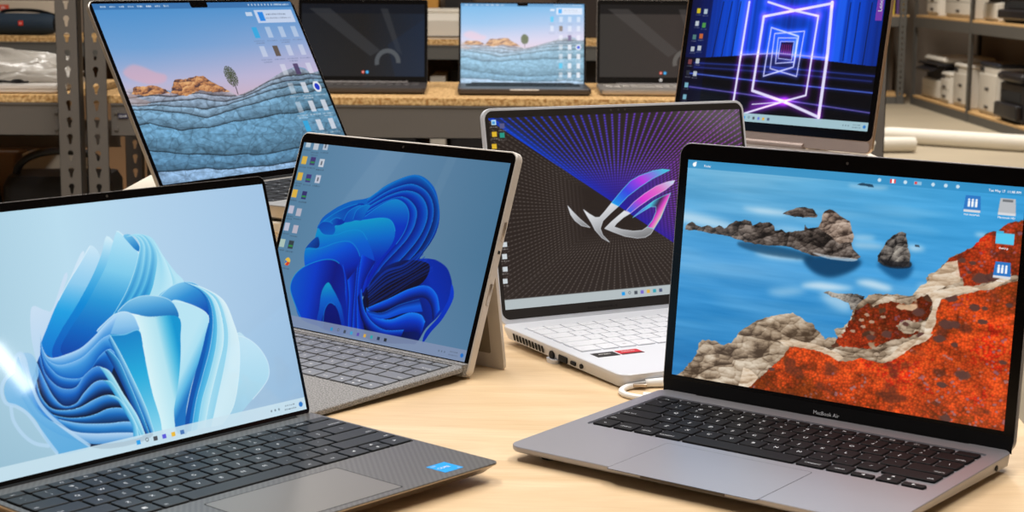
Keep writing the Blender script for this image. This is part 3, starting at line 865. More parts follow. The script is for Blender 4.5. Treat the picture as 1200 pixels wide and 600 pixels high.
    lr = [([(516, 826), (598, 766), (685, 696), (758, 665), (812, 699), (842, 772)], [(529, 850), (611, 808), (695, 747), (762, 726), (801, 762), (822, 827)], [(0, '1474e4'), (.4, '0a48c8'), (1, '101c60')]),
          ([(508, 827), (557, 863), (631, 866), (709, 815), (764, 813), (790, 843)], [(519, 879), (575, 913), (651, 924), (721, 909), (766, 900), (786, 922)], [(0, '1a86ec'), (.4, '0a44c8'), (1, '0a1c78')]),
          ([(519, 843), (585, 839), (662, 780), (741, 738)], [(541, 866), (607, 866), (686, 820), (769, 795)], [(0, '0c2a80'), (.5, '1164d8'), (1, '0a4cc8')]),
          ([(463, 737), (496, 830), (546, 892), (618, 922), (704, 904)], [(456, 783), (495, 884), (549, 945), (619, 962), (697, 949)], [(0, '1268dc'), (.5, '0a2ca0'), (1, '0a1450')])]
    for A_, B_, st in lr: p.ribbon(A_, B_, st, edge='2a90f0')
    f([(801, 954), (804, 892), (845, 806), (869, 714), (869, 636), (890, 702), (865, 810), (827, 887)], [(0, '0a34b0'), (1, '0a44cc')], [(805, 936), (871, 645)])
    # desktop icons
    ic = [(25, 3), (68, 13), (117, 8), (23, 99), (69, 99), (116, 104), (21, 191), (68, 195), (118, 194), (15, 288), (67, 291), (18, 378), (61, 387), (17, 475), (64, 482), (14, 566), (61, 568)]
    icc = ['c8d4dc', 'c8ccd4', 'bfc8d4', 'e8bc48', '4a3a78', 'd0d4dc', 'e8bc48', '4a3c80', 'd0d0dc', 'e8bc48', '3c3470', 'c8c4d4', 'c0bcc8', 'c8c8d8', 'c4bcc8', 'b8ccc0', '3a4248']
    for i, ((u, v), c) in enumerate(zip(ic, icc)):
        p.rect(u - 13, v - 22, u + 13, v + 22, c, .9)
        if c[0] in '34': p.rect(u - 11, v + 2, u + 11, v + 12, '3c9a50', .9)
        elif i in (2, 5, 8): p.rect(u - 4, v - 10, u + 4, v + 12, '5a6068', .8)
        p.caption(u, v + 34, 40, '4a6478', .8, 8, i)
        if i in (1, 6, 11): p.caption(u, v + 48, 34, '4a6478', .8, 8, i + 30)
    (u, v), = [(64, 662)]
    p.disc(u, v, 15, 'e4c050'); p.poly([(u, v), (u + 15, v + 4), (u + 6, v + 22), (u - 8, v + 20)], 'd04838'); p.poly([(u, v), (u - 14, v - 8), (u - 12, v + 14)], '3a78c8')
    p.caption(u, v + 34, 40, '4a6478', .8, 8, 77)
    taskbar(p, 942, '8a99b6', .9, ('3a9ac8', 'search', '505a68', '48a8d0', '6a5ab8', 'd8b050', '38a8b0', '30405c', '303840'), [367 + i * 33 for i in range(9)])
    return p.final() ** 1.14


def paint_rays():
    p = Paint(480, 300, 1.6)
    p.c[:] = hexc('2c2420')
    (cx, cy), = [(457, 516)]
    dx, dy = p.U - cx, p.V - cy
    q = np.abs(dx) / 500 > np.abs(dy) / 480
    bd = np.where(q, dy / np.maximum(np.abs(dx), 1) * 500, dx / np.maximum(np.abs(dy), 1) * 480)
    rho = np.where(q, np.abs(dx) / 500, np.abs(dy) / 480)
    sp = 28.5
    fr = np.abs(((bd / sp) % 1) - .5) * sp * np.maximum(rho, .05)
    D = [(56, 67), (251, 281), (440, 477), (664, 711)]
    a, b = np.array(D[0], float), np.array(D[3], float)
    d = (b - a) / np.hypot(*(b - a))
    up = ((p.U - a[0]) * d[1] - (p.V - a[1]) * d[0]) > 0
    dist = np.abs((p.U - a[0]) * d[1] - (p.V - a[1]) * d[0])
    dots = .72 + .28 * np.cos(rho * 2 * PI * 34)
    ray = np.exp(-(fr / 4.2) ** 2) * dots
    cent = np.clip((.52 - rho) * 3.2, 0, 1)
    vi = np.clip((p.U - 180) / 620, 0, 1)[..., None]
    col = hexc('2444e8') * (1 - vi) + hexc('9a3cc4') * vi
    amb = hexc('16189a') * (1 - vi) + hexc('4a1e90') * vi
    upc = p.c + 0
    glow = (cent * .85)[..., None]
    upc = upc * (1 - glow) + amb * glow
    hub = np.clip((.14 - np.abs(rho - .2)) * 6, 0, 1)[..., None] * .45
    upc = upc * (1 - hub) + hexc('2c2440') * hub
    r = (ray * np.clip(rho * 2.4 - .15, 0, 1))[..., None]
    upc = upc * (1 - r) + col * r
    e = (np.exp(-dist / 26) * np.clip(1.15 - p.U / 700, 0, 1) * .8)[..., None]
    upc = upc * (1 - e) + hexc('0a48f0') * e
    e2 = (np.exp(-dist / 60) * np.clip(p.U / 500 - .2, 0, 1) * .5)[..., None]
    upc = upc * (1 - e2) + hexc('2410a0') * e2
    lo = p.c + 0
    r2 = (np.exp(-(fr / 2.6) ** 2) * (.55 + .45 * np.cos(rho * 2 * PI * 34)) * np.clip(rho * 2.0 - .45, 0, .42))[..., None]
    lo = lo * (1 - r2) + hexc('a39a92') * r2
    v_ = (np.clip(p.V / 1000 - .6, 0, 1) * .25)[..., None]
    lo = lo * (1 - v_) + hexc('6a6462') * v_
    p.c[:] = np.where(up[..., None], upc, lo)
    # the emblem: chrome below, prismatic above
    def s(P, stops, ax, rim='d8dce2', sm=0):
        p.poly(P, '000000', 1, smooth=sm, stops=stops, axis=ax)
        if rim: p.line(list(map(tuple, P)) + [tuple(P[0])], 2.2, rim, .8)
    ch = [(0, 'e4e6ea'), (.5, 'b4b6ba'), (1, '7c7c7e')]
    s([(268, 482), (283, 511), (310, 555), (346, 605), (314, 592), (290, 562), (276, 529)], ch, [(266, 482), (337, 604)])
    s([(327, 507), (348, 532), (370, 553), (387, 554), (409, 525), (439, 481), (465, 502), (432, 536), (399, 574), (386, 614), (393, 651), (417, 691), (389, 665), (365, 621), (352, 578), (338, 540)], ch, [(349, 514), (426, 660)])
    s([(403, 616), (432, 582), (461, 553), (487, 528), (510, 544), (481, 564), (451, 594), (440, 611), (469, 628), (516, 642), (550, 642), (572, 625), (599, 638), (584, 664), (561, 680), (527, 681), (480, 666), (435, 638)], ch, [(483, 532), (523, 685)])
    s([(439, 481), (465, 502), (506, 451), (558, 405), (613, 363), (686, 322), (655, 315), (616, 321), (559, 344), (522, 369), (485, 416)],
      [(0, '1a9ae8'), (.3, '3a48e0'), (.6, 'b83ae0'), (1, '3ac8e0')], [(445, 491), (678, 326)], '60d0f0')
    s([(494, 528), (510, 544), (546, 511), (598, 469), (656, 432), (694, 398), (702, 380), (667, 387), (623, 406), (572, 444), (528, 485)],
      [(0, '2a70e8'), (.35, 'd838d0'), (.7, 'e070c8'), (1, 'b8e8f0')], [(500, 538), (702, 385)], 'e8c0f0')
    s([(518, 568), (559, 526), (610, 484), (654, 460), (680, 449), (657, 512), (631, 580), (599, 638), (572, 625), (596, 590), (613, 546), (615, 518), (594, 516), (558, 540)],
      [(0, '5a3ae0'), (.35, '48c8e0'), (.6, '3a2a50'), (.8, 'e048c8'), (1, 'd8d8b0')], [(522, 564), (615, 612)], '70d8e8')
    # icons
    ic = [(18, 24), (48, 44), (17, 86), (45, 93), (13, 149), (18, 662), (14, 724), (12, 790), (8, 852)]
    for i, ((u, v), c) in enumerate(zip(ic, ('b8dcf0', '5a5a88', 'e8bc30', '2a9a88', 'e8bc30', 'd4dce0', 'd4dce0', 'd4dce0', 'd4dce0'))):
        p.rect(u - 9, v - 14, u + 9, v + 12, c, .95); p.caption(u, v + 20, 28, 'b0aca8', .7, 6, i)
        if i == 0: p.rect(u - 5, v - 6, u + 5, v + 8, '4a98d8')
    taskbar(p, 949, 'b9c3c6', .96, ('1a9ae8', 'search', '4a5058', '7a6ac8', 'e0b040', '38a0b0', '505a78'), [453 + i * 25 for i in range(7)])
    return p.final()


def paint_rocks(w, h, k):
    p = Paint(w, h, 302.4 / 196.4)
    U, V = p.U / 1000, p.V / 1000
    p.grad([(0, '4a8ecb'), (.25, '6f9fd2'), (.45, 'b3b4d4'), (.6, 'd4b0b8')])
    e = (np.clip(U * 1.2 - .2, 0, 1) * np.clip(V * 2.2, 0, 1) * .6)[..., None]
    p.c[:] = p.c * (1 - e) + hexc('c9b3d0') * e
    p.poly([(21, 379), (70, 344), (116, 357), (165, 391), (209, 413), (185, 451), (112, 454), (38, 419)], 'dcaaba', .6, smooth=6, blur=12)
    SK = [(-23, 488), (20, 474), (62, 463), (104, 477), (158, 482), (197, 510), (231, 455), (270, 438), (321, 433), (376, 432), (407, 465), (451, 499), (485, 528), (510, 555), (550, 544), (634, 511), (700, 481), (803, 431), (883, 411), (954, 443), (1116, 456), (1147, 470)]
    CV = [SK, [(-34, 525), (81, 522), (190, 529), (324, 522), (449, 554), (546, 554), (684, 500), (790, 467), (937, 463), (1133, 480)],
          [(-43, 552), (67, 564), (183, 552), (312, 556), (439, 584), (543, 564), (675, 525), (778, 498), (927, 490), (1127, 496)],
          [(-49, 570), (44, 576), (142, 577), (236, 597), (333, 617), (430, 608), (616, 561), (817, 523), (1118, 517)],
          [(-58, 597), (76, 598), (224, 634), (316, 665), (417, 647), (598, 610), (798, 574), (1106, 549)],
          [(-51, 691), (51, 672), (102, 697), (180, 726), (297, 721), (429, 708), (563, 704), (806, 680), (1066, 650)],
          [(-50, 803), (128, 853), (284, 876), (491, 902), (700, 897), (979, 872)],
          [(-15, 930), (179, 942), (466, 974), (698, 964), (944, 958)],
          [(-53, 1044), (135, 1069), (419, 1100), (646, 1099), (889, 1099)]]
    wv = (vnoise(U * 9, V * 9, 40, 3) - .5) * 26
    LV = [np.interp(p.U, [q[0] for q in sorted(c_)], [q[1] for q in sorted(c_)]) + wv * (i > 0) for i, c_ in enumerate(CV)]
    d1, d2, idv = cells(U * 13 + wv / 14, V * 24 + U * 5 + wv / 20, 47)
    n_ = vnoise(U * 60, V * 60, 48, 3)
    cA = ['a09aa6', '8f9aac', '8298ae', '7896ae', '6b92ae', '5e8aa8', '557f9e', '7d9cbc']
    rk = np.zeros(p.c.shape); rk[:] = hexc('7d9cbc')
    for i in range(len(CV) - 1):
        th = np.maximum(LV[i + 1] - LV[i], 8)
        t_ = (p.V - LV[i]) / th
        m_ = (t_ >= 0) & (t_ < 1)
        sh_ = 1.16 - .42 * t_ ** 2 - .5 * np.clip((t_ - (1 - 9 / th)) * th / 9, 0, 1)
        sh_ = sh_ * (1 - .2 * np.clip(1 - (d2 - d1) * 9, 0, 1)) * (.95 + idv * .08) * (.78 + n_ * .44)
        rt = np.clip((U - .5) * 2, 0, 1)[..., None] * (.5 if i < 5 else .15)
        rk[m_] = (hexc(cA[i]) * (1 - rt) + hexc('3e6478') * rt)[m_] * sh_[m_][:, None]
    rk = np.clip(rk, 0, 1)
    org = rock_texture(p, 'e8b074', 'b8784a', '4c3434', 34, 51, .8, .8)
    GR = [(-23, 488), (20, 474), (62, 463), (104, 477), (158, 482), (200, 501), (235, 445), (270, 438), (321, 433), (378, 428), (409, 460), (451, 499), (485, 528), (510, 555), (550, 544), (634, 511), (700, 481), (746, 458), (803, 431), (885, 406), (929, 420), (950, 454), (1021, 438), (1116, 456), (1019, 796), (1061, 1181), (-150, 1108)]
    p.poly(GR, '5f88a2', tex=rk)
    for P_ in ([(197, 510), (235, 445), (254, 437), (280, 444), (321, 433), (349, 425), (382, 428), (411, 465), (445, 494), (485, 528), (408, 525), (337, 509), (261, 536)],
               [(19, 502), (42, 466), (85, 465), (140, 466), (180, 489), (195, 515), (132, 513), (83, 518)]):
        p.poly(rough(P_, 3, 10, 5), 'c08a58', .92, tex=org)
    p.poly(rough([(-26, 497), (17, 507), (93, 557), (59, 568), (-17, 564)], 3, 10, 5), 'b49a94', .5)
    # the lone tree
    (tx, ty), = [(518, 546)]
    (cx_, cy_), = [(513, 449)]
    p.line([(tx, ty), ((tx + cx_) / 2 + 6, (ty + cy_) / 2), (cx_, cy_)], 4, '2a2a2c', .9)
    rs = np.random.RandomState(4)
    ang = rs.rand(700) * 2 * PI; rr = rs.rand(700) ** .6
    p.dots(cx_ + 6 + rr * np.cos(ang) * 30, cy_ - 8 + rr * np.sin(ang) * 62, 1, hexc('454c34'), .75)
    # right side icons and menu bar
    p.rect(0, 0, 1000, 34, '2a5a92', .55)
    for i in range(8): p.caption(45 + i * 42, 12, 26, 'ffffff', .8, 10, i)
    for i in range(8): p.disc(760 + i * 18, 17, 4, 'e8eef4', .7)
    p.caption(940, 12, 90, 'ffffff', .8, 10, 9)
    p.rect(775, 50, 985, 130, 'd8def0', .8); p.rect(790, 62, 820, 118, '2a86e0'); p.caption(890, 72, 110, '5a6478', .8, 10, 5); p.caption(895, 96, 140, '7a8498', .7, 9, 6)
    p.rect(725, 62, 760, 86, 'd8e0ee', .8)
    cols = ['dfe5f0', 'dfe5f0', '4a4248', 'dfe5f0', 'dfe5f0', 'e0e6f0', '30a8e0', 'dfe5f0', 'dfe5f0', '6a5438', '3a3450', 'c8dcf0', '30a8e0']
    n = 0
    for r_ in range(7):
        for c_ in range(4):
            if c_ == 0 and r_ > 1: 
                continue
            u, v = 740 + c_ * 72, 190 + r_ * 116
            c = ('e6eaf2' if (r_ * 5 + c_ * 3) % 4 else ('30a8e0', '4a3a60', '5a4a3a')[(r_ + c_) % 3])
            if r_ > 2 and c_ > 1: c = 'd8dce6'
            p.rect(u - 14, v - 34, u + 14, v + 32, c, .85 if c != 'e6eaf2' else .45)
            p.caption(u, v + 46, 58, '6c7898' if r_ < 3 else 'e8ecf2', .6, 8, n); n += 1
            if (n % 2): p.caption(u, v + 60, 50, '6c7898' if r_ < 3 else 'e8ecf2', .6, 8, n + 50)
    p.disc(956, 538, 22, 'e0e4ec'); p.disc(956, 538, 14, '2038c0')
    out = p.final()
    if k: out = np.clip(out ** .62 * 1.06, 0, 1)
    return out


def paint_neon():
    p = Paint(400, 250, 1.6)
    U, V = p.U / 1000, p.V / 1000
    hz = [(67, 585), (460, 535), (970, 581)]
    hor = np.interp(p.U, [h[0] for h in hz], [h[1] for h in hz])
    p.c[:] = hexc('07070c')
    dX = np.abs(p.U - 540)
    wall = np.clip(1.25 - np.abs(dX - 190) / 320, .12, 1)
    st = .55 + .65 * vnoise(dX / 22, dX * 0, 9, 3)
    blue = ramp(np.clip(wall * st * (1 - np.clip((p.V - hor) / 10, 0, 1)), 0, 1), [(0, '0a0c28'), (.4, '0a2a86'), (.8, '0a44c8'), (1, '1a5ae8')])
    m = (p.V < hor)
    p.c[m] = blue[m]
    rs = random.Random(2)
    for x in (842, 852, 862, 820, 832, 978, 988, 996, 1008, 1022):
        pass
    for Q in ([(175, 188), (151, 604)], [(222, 187), (202, 589)], [(269, 186), (257, 575)], [(836, 178), (836, 555)], [(881, 177), (878, 564)], [(939, 176), (933, 583)]):
        p.line(Q, 4, '050614', .85)
    p.rect(0, -10, 115, 1000, '0a0a2c', .55)
    # wet floor streaks
    for Q, c, a in (([(56, 621), (469, 621), (1004, 645)], '3a5ac8', .4), ([(34, 695), (388, 719), (1015, 753)], '5a7af0', .7), ([(44, 790), (351, 815), (668, 847), (1024, 883)], '8a7ae0', .6),
                    ([(59, 651), (472, 656), (987, 679)], '3448a0', .4)):
        p.line(Q, 5, c, a, glow=(9, '2a3ad0', .25))
    F = '9a2ae0'
    W_ = 'e6e4ff'
    (a1, a2) = [(300, 860), (352, 185)]
    frames = [([(302, 877), (315, 186)], 10), ([(755, 936), (756, 515), (744, 179)], 15),
              ([(403, 283), (744, 185)], 11), ([(416, 184), (564, 239), (684, 270)], 9), ([(403, 283), (395, 788), (572, 849), (750, 931)], 12),
              ([(684, 270), (676, 796), (571, 844)], 8), ([(365, 949), (571, 844)], 8), ([(404, 881), (572, 849)], 4)]
    for Q, wd in frames: p.line(Q, wd, W_, .95, glow=(20, F, .42))
    for Q, wd in (([(451, 356), (444, 686), (593, 614), (598, 408), (451, 356)], 6), ([(473, 396), (625, 373), (616, 675), (474, 632), (473, 396)], 5),
                  ([(494, 424), (591, 420), (594, 580), (498, 596), (494, 424)], 4), ([(509, 447), (580, 444), (579, 569), (508, 561), (509, 447)], 3)):
        p.line(Q, wd, 'c8ccff', .9, glow=(14, '4a5af0', .35))
    p.poly([(514, 452), (576, 449), (574, 558), (511, 555)], '241038', .9)
    for i in range(5): p.line([(521, 469), (521, 515)] if i == 0 else [([(521, 469)][0][0] + i * 11, [(521, 469)][0][1]), ([(522, 526)][0][0] + i * 11, [(522, 526)][0][1])], 4, 'b02a8a', .6)
    p.line([(306, 549), (504, 527), (746, 543)], 6, 'd0c0ff', .6, glow=(14, '7a5af0', .4))
    ic = [(42, 256), (82, 261), (42, 346), (82, 356), (37, 442), (75, 434), (36, 526), (74, 518), (31, 617), (74, 608), (29, 695), (68, 699), (28, 780), (27, 864)]
    for i, ((u, v), c) in enumerate(zip(ic, ('e8d020', 'c8d8dc', 'd8e0e4', '58a848', '5a8a80', 'e07030', 'c8d0d4', 'd0d8dc', '884848', 'd0d8dc', '303438', 'd0d8dc', '8ac8dc', '8ac8dc'))):
        p.rect(u - 11, v - 18, u + 9, v + 16, c, .85); p.caption(u, v + 24, 30, 'b8bcc8', .6, 7, i)
    taskbar(p, 945, 'a8cad4', .95, ('1a9ae8', 'search', '4a5058', '6a7ad8', 'e0b040', '505a78'), [370 + i * 26 for i in range(6)])
    return p.final()


def paint_dusk(k):
    """nearly black wallpaper with broad slanted bands and a ring"""
    p = Paint(300, 180, 1.78)
    if k == 0: p.grad([(0, '1c1f24'), (.5, '1d1c1c'), (1, '1a2434')], (1, 0))
    else: p.grad([(0, '33302d'), (.6, '37302d'), (1, '2c2624')], (1, 0))
    c = '3a3b3e' if k == 0 else '4a4644'
    p.rect(0, 0, 1000, 130, '10141c' if k == 0 else '0c0b0c', .85)
    p.poly([(60, 60), (230, 60), (640, 640), (560, 720)], c, .6, blur=3)
    p.poly([(640, 60), (700, 60), (820, 700), (770, 640)], c, .6, blur=3)
    p.poly([(700, 560), (1000, 200), (1000, 1000), (760, 1000)], '1c2c44' if k == 0 else '3a3230', .35)
    for a in range(0, 22):
        t0, t1 = R(195 - a * 9), R(195 - (a + 1.2) * 9)
        cx, cy, r0, r1 = 700, 800, 70, 105
        q = [(cx + r1 * math.cos(t0), cy - r1 * 1.78 * math.sin(t0)), (cx + r1 * math.cos(t1), cy - r1 * 1.78 * math.sin(t1)), (cx + r0 * math.cos(t1), cy - r0 * 1.78 * math.sin(t1)), (cx + r0 * math.cos(t0), cy - r0 * 1.78 * math.sin(t0))]
        p.poly(q, '54585c' if k == 0 else '625e5a', .9)
    for u, cc in ((500, 'd84a38'), (534, '3aa8e8')):
        p.disc(u, 940, 12, cc); p.disc(u, 940, 5, 'f0f0f0' if u == 500 else '7acaf4', .8)
    return p.final()


# ------------------------------------------------------------------ materials
M_wood = M('birch_plywood', 'e6c594', 0.5)
M_grey_alu = M('space_grey_aluminium', 'a9a8ae', 0.4, 0.62)
M_alu_edge = M('bare_aluminium', 'b3a79a', 0.3, 0.9)
M_black = M('black_glass', '070607', 0.16, spec=0.2)
M_rubber = M('black_rubber', '0a090a', 0.7, spec=0.2)
M_key = M('black_key', '0f0e10', 0.6, spec=0.2)
M_leg = M('key_print', 'e8ebef', 0.6)
M_dkey = M('charcoal_key', '1f2225', 0.5, spec=0.3)
M_pad = M('soft_touch_pad', '716d68', 0.38)
M_skey = M('grey_key', '787b80', 0.5)
M_sleg = M('white_key_print', 'f3f3f3', 0.5)
M_fabric = M('grey_fabric', '6f6e6e', 0.95, bump=(1800, 0.9), noise=(700, 0.14, 'aeadac'))
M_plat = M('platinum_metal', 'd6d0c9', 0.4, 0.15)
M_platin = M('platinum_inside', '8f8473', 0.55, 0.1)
M_white = M('white_laptop_shell', 'd6dae2', 0.38)
M_whitekey = M('white_key', 'dadde4', 0.45)
M_wleg = M('grey_key_print', 'a3a6ab', 0.5)
M_bez = M('dark_brown_bezel', '2b2725', 0.45, spec=0.3)
M_silver = M('silver_aluminium', 'b9b2aa', 0.35, 0.7)
M_gold = M('pale_gold_metal', 'c9a98c', 0.3, 0.75)
M_goldflat = M('rose_taupe_metal', 'a8978f', 0.45, 0.35)
M_dark = M('dark_slot', '0a0a0a', 0.8)
M_slate = M('slate_metal', '55504e', 0.4, 0.6)
M_blue = M('sticker_blue', '0aa0f0', 0.35, emit=None)
M_wht = M('printed_white', 'f4f4f2', 0.5)
M_red = M('sticker_red', 'c4202c', 0.4)
M_cream = M('cream_board', 'e4ddcd', 0.6)
M_lit = M('lit_white', '000000', 0.4, emit=('ffffff', 1.0))
M_litdim = M('lit_pale', '000000', 0.4, emit=('cfd6dc', 1.0))
M_purple = M('sticker_purple', '5a2a86', 0.5, emit=('5b2590', 0.8))
D_full = display_material('lit_display', 1.0)
D_gloss = display_material('lit_glass_display', 1.0)
D_gloss.node_tree.nodes['Principled BSDF'].inputs['Roughness'].default_value = 0.04
D_gloss.node_tree.nodes['Principled BSDF'].inputs['Specular IOR Level'].default_value = 0.4

# carbon weave of the dark laptop's deck
M_carbon = M('carbon_weave', '5d5b58', 0.42)
nt = M_carbon.node_tree
b = nt.nodes['Principled BSDF']
tc = nt.nodes.new('ShaderNodeTexCoord')
mp = nt.nodes.new('ShaderNodeMapping')
mp.inputs['Rotation'].default_value = (0, 0, R(38))
wv = nt.nodes.new('ShaderNodeTexWave')
wv.inputs['Scale'].default_value = 85
wv.inputs['Distortion'].default_value = 0.6
wv.inputs['Detail Scale'].default_value = 4
rp = nt.nodes.new('ShaderNodeValToRGB')
rp.color_ramp.elements[0].color = (*srgb('504e4c'), 1)
rp.color_ramp.elements[1].color = (*srgb('5f5d5b'), 1)
nt.links.new(tc.outputs['Object'], mp.inputs[0])
nt.links.new(mp.outputs[0], wv.inputs[0])
nt.links.new(wv.outputs['Fac'], rp.inputs[0])
nt.links.new(rp.outputs[0], b.inputs['Base Color'])

# plywood: cloudy figure plus fine fibres
nt = M_wood.node_tree
b = nt.nodes['Principled BSDF']
tc = nt.nodes.new('ShaderNodeTexCoord')
mp = nt.nodes.new('ShaderNodeMapping')
mp.inputs['Rotation'].default_value = (0, 0, R(28))
mp.inputs['Scale'].default_value = (1.3, 7.0, 1)
n1 = nt.nodes.new('ShaderNodeTexNoise')
n1.inputs['Scale'].default_value = 3.2
n1.inputs['Detail'].default_value = 5
n1.inputs['Distortion'].default_value = 1.6
mp2 = nt.nodes.new('ShaderNodeMapping')
mp2.inputs['Rotation'].default_value = (0, 0, R(28))
mp2.inputs['Scale'].default_value = (6, 160, 1)
n2 = nt.nodes.new('ShaderNodeTexNoise')
n2.inputs['Scale'].default_value = 4
n2.inputs['Detail'].default_value = 3
r1 = nt.nodes.new('ShaderNodeValToRGB')
r1.color_ramp.elements[0].position = 0.3
r1.color_ramp.elements[1].position = 0.68
r1.color_ramp.elements[0].color = (*srgb('d6b78c'), 1)
r1.color_ramp.elements[1].color = (*srgb('e6cba5'), 1)
mx = nt.nodes.new('ShaderNodeMix')
mx.data_type = 'RGBA'
mx.blend_type = 'MULTIPLY'
mx.inputs[0].default_value = 0.35
r2 = nt.nodes.new('ShaderNodeValToRGB')
r2.color_ramp.elements[0].position = 0.35
r2.color_ramp.elements[1].position = 0.6
r2.color_ramp.elements[0].color = (0.72, 0.66, 0.58, 1)
r2.color_ramp.elements[1].color = (1, 1, 1, 1)
L = nt.links.new
L(tc.outputs['Object'], mp.inputs[0]); L(tc.outputs['Object'], mp2.inputs[0])
L(mp.outputs[0], n1.inputs['Vector']); L(mp2.outputs[0], n2.inputs['Vector'])
L(n1.outputs['Fac'], r1.inputs[0]); L(n2.outputs['Fac'], r2.inputs[0])
L(r1.outputs[0], mx.inputs[6]); L(r2.outputs[0], mx.inputs[7])
L(mx.outputs[2], b.inputs['Base Color'])


def chipboard(name):
    m = M(name, 'a8773c', 0.8, noise=(130, 0.13, 'e8c388'), bump=(300, 0.5))
    return m


M_chip = chipboard('chipboard_edge')
M_steel = M('taupe_painted_steel', '625d58', 0.5, 0.0, noise=(3, 0.3, '6a6560'))
M_steel2 = M('grey_painted_steel', '5c5a55', 0.55)
M_concrete = M('hall_floor', 'a59780', 0.7, noise=(1.2, 0.25, 'b5a78c'))
M_wallp = M('warm_grey_wall', '857a6e', 0.85, noise=(0.8, 0.3, '968776'))

# ------------------------------------------------------------------ the table
t = empty('work_table', (0, 1.4, 0), 0, 'pale birch plywood work table with open laptops standing all over its top', 'table')
tb = B(1)
P = [(-1.0, -0.95), (0.345, -0.95), (0.5, 1.02), (-1.0, 1.02)]
tb.rings([[(x, y, TABLE - .028) for x, y in P], [(x, y, TABLE - .002) for x, y in P], [(x * .999, y * .999, TABLE) for x, y in P]])
tb.build('table_top', M_wood, t, smooth=0)
for x, y in ((-0.92, -0.85), (0.28, -0.85), (-0.92, 0.94), (0.42, 0.94)):
    B(1).box(x - .03, x + .03, y - .03, y + .03, 0, TABLE - .028, bev=.004).build('leg', M_steel, t)


# ------------------------------------------------------------------ keyboards
ROWN = ['`', '1', '2', '3', '4', '5', '6', '7', '8', '9', '0', '-', '=']
SH = dict(zip(ROWN, '~!@#$%^&*()_+'))


def letters(sx):
    return list(sx)


def layout_mac(top, fn_h, rh, delete='delete', ret='return'):
    rows = []
    rows.append((top, fn_h, [(14.5 / 14, x) for x in ['esc', 'F1', 'F2', 'F3', 'F4', 'F5', 'F6', 'F7', 'F8', 'F9', 'F10', 'F11', 'F12', '']]))
    y = top + fn_h
    rows.append((y, rh, [(1, k) for k in ROWN] + [(1.5, delete)])); y += rh
    rows.append((y, rh, [(1.5, 'tab')] + [(1, k) for k in 'QWERTYUIOP[]\\'])); y += rh
    rows.append((y, rh, [(1.75, 'caps lock')] + [(1, k) for k in "ASDFGHJKL;'"] + [(1.75, ret)])); y += rh
    rows.append((y, rh, [(2.25, 'shift')] + [(1, k) for k in 'ZXCVBNM,./'] + [(2.25, 'shift')])); y += rh
    return rows, y


def layout_pc(top, fn_h, rh):
    rows = []
    rows.append((top, fn_h, [(15 / 15, x) for x in ['esc', 'F1', 'F2', 'F3', 'F4', 'F5', 'F6', 'F7', 'F8', 'F9', 'F10', 'F11', 'F12', 'delete', '']]))
    y = top + fn_h
    rows.append((y, rh, [(1, k) for k in ROWN] + [(2, 'backspace')])); y += rh
    rows.append((y, rh, [(1.5, 'tab')] + [(1, k) for k in 'QWERTYUIOP[]'] + [(1.5, '\\')])); y += rh
    rows.append((y, rh, [(1.75, 'caps lock')] + [(1, k) for k in "ASDFGHJKL;'"] + [(2.25, 'enter')])); y += rh
    rows.append((y, rh, [(2.25, 'shift')] + [(1, k) for k in 'ZXCVBNM,./'] + [(2.75, 'shift')])); y += rh
    return rows, y


MACB = [(1, 'fn'), (1, 'control'), (1, 'option'), (1.25, 'command'), (5, ''), (1.25, 'command'), (1, 'option'), (3, 'ARROWS')]
SURB = [(1, 'Ctrl'), (1, 'Fn'), (1, 'WIN'), (1.25, 'Alt'), (5, ''), (1.25, 'Alt'), (1, 'menu'), (3, 'ARROWSFULL')]
PCB = [(1.25, 'ctrl'), (1, 'fn'), (1, 'WIN'), (1.15, 'alt'), (5.1, ''), (1, 'alt'), (1.25, 'ctrl'), (3.25, 'ARROWSFULL')]


def one_key(x0, x1, y0, y1, leg, mats, root, MD, gap, lo, hi, size, small):
    """x to the right, y towards the back, all mm on the deck"""
    k = B()
    cx, cy, w, d = (x0 + x1) / 2, (y0 + y1) / 2, x1 - x0 - gap, y1 - y0 - gap
    k.slab([(0, 0, w, d, 1.3, lo), (0, 0, w, d, 1.3, hi - .35), (0, 0, w - .7, d - .7, 1.1, hi)], 3)
    z = hi + .06
    if leg == 'WIN':
        for a in (-1, 1):
            for c in (-1, 1):
                k.add([(a * .9 - .7, c * .9 - .7, z), (a * .9 + .7, c * .9 - .7, z), (a * .9 + .7, c * .9 + .7, z), (a * .9 - .7, c * .9 + .7, z)], [(0, 1, 2, 3)], 1)
    elif leg in ('LEFT', 'RIGHT', 'UP', 'DOWN'):
        s_ = 1.3
        tri = {'LEFT': [(-s_, 0), (s_, -s_), (s_, s_)], 'RIGHT': [(s_, 0), (-s_, s_), (-s_, -s_)], 'UP': [(0, s_), (-s_, -s_), (s_, -s_)], 'DOWN': [(0, -s_), (s_, s_), (-s_, s_)]}[leg]
        k.add([(a, c, z) for a, c in tri], [(0, 1, 2)], 1)
    elif leg in SH and len(leg) == 1:
        k.text(SH[leg], 0, d * .2, size * .8, z, 1)
        k.text(leg, 0, -d * .2, size * .8, z, 1)
    elif len(leg) == 1:
        k.text(leg, 0, 0, size, z, 1)
    elif len(leg) > 1:
        if leg[0] == 'F' and leg[1:].isdigit():
            k.text(leg, 0, 0, small, z, 1)
        elif x1 - x0 > 24 and cx > 0:
            k.text(leg, w / 2 - 2.2, -d * .22, small, z, 1, align='RIGHT')
        elif x1 - x0 > 21 and cx < 0:
            k.text(leg, -w / 2 + 2.2, -d * .22, small, z, 1, align='LEFT')
        else:
            k.text(leg, 0, -d * .12, small, z, 1)
    o = k.build('key', mats, root, smooth=40)
    o.matrix_local = MD @ Matrix.Translation((cx * .001, cy * .001, 0))
    return o


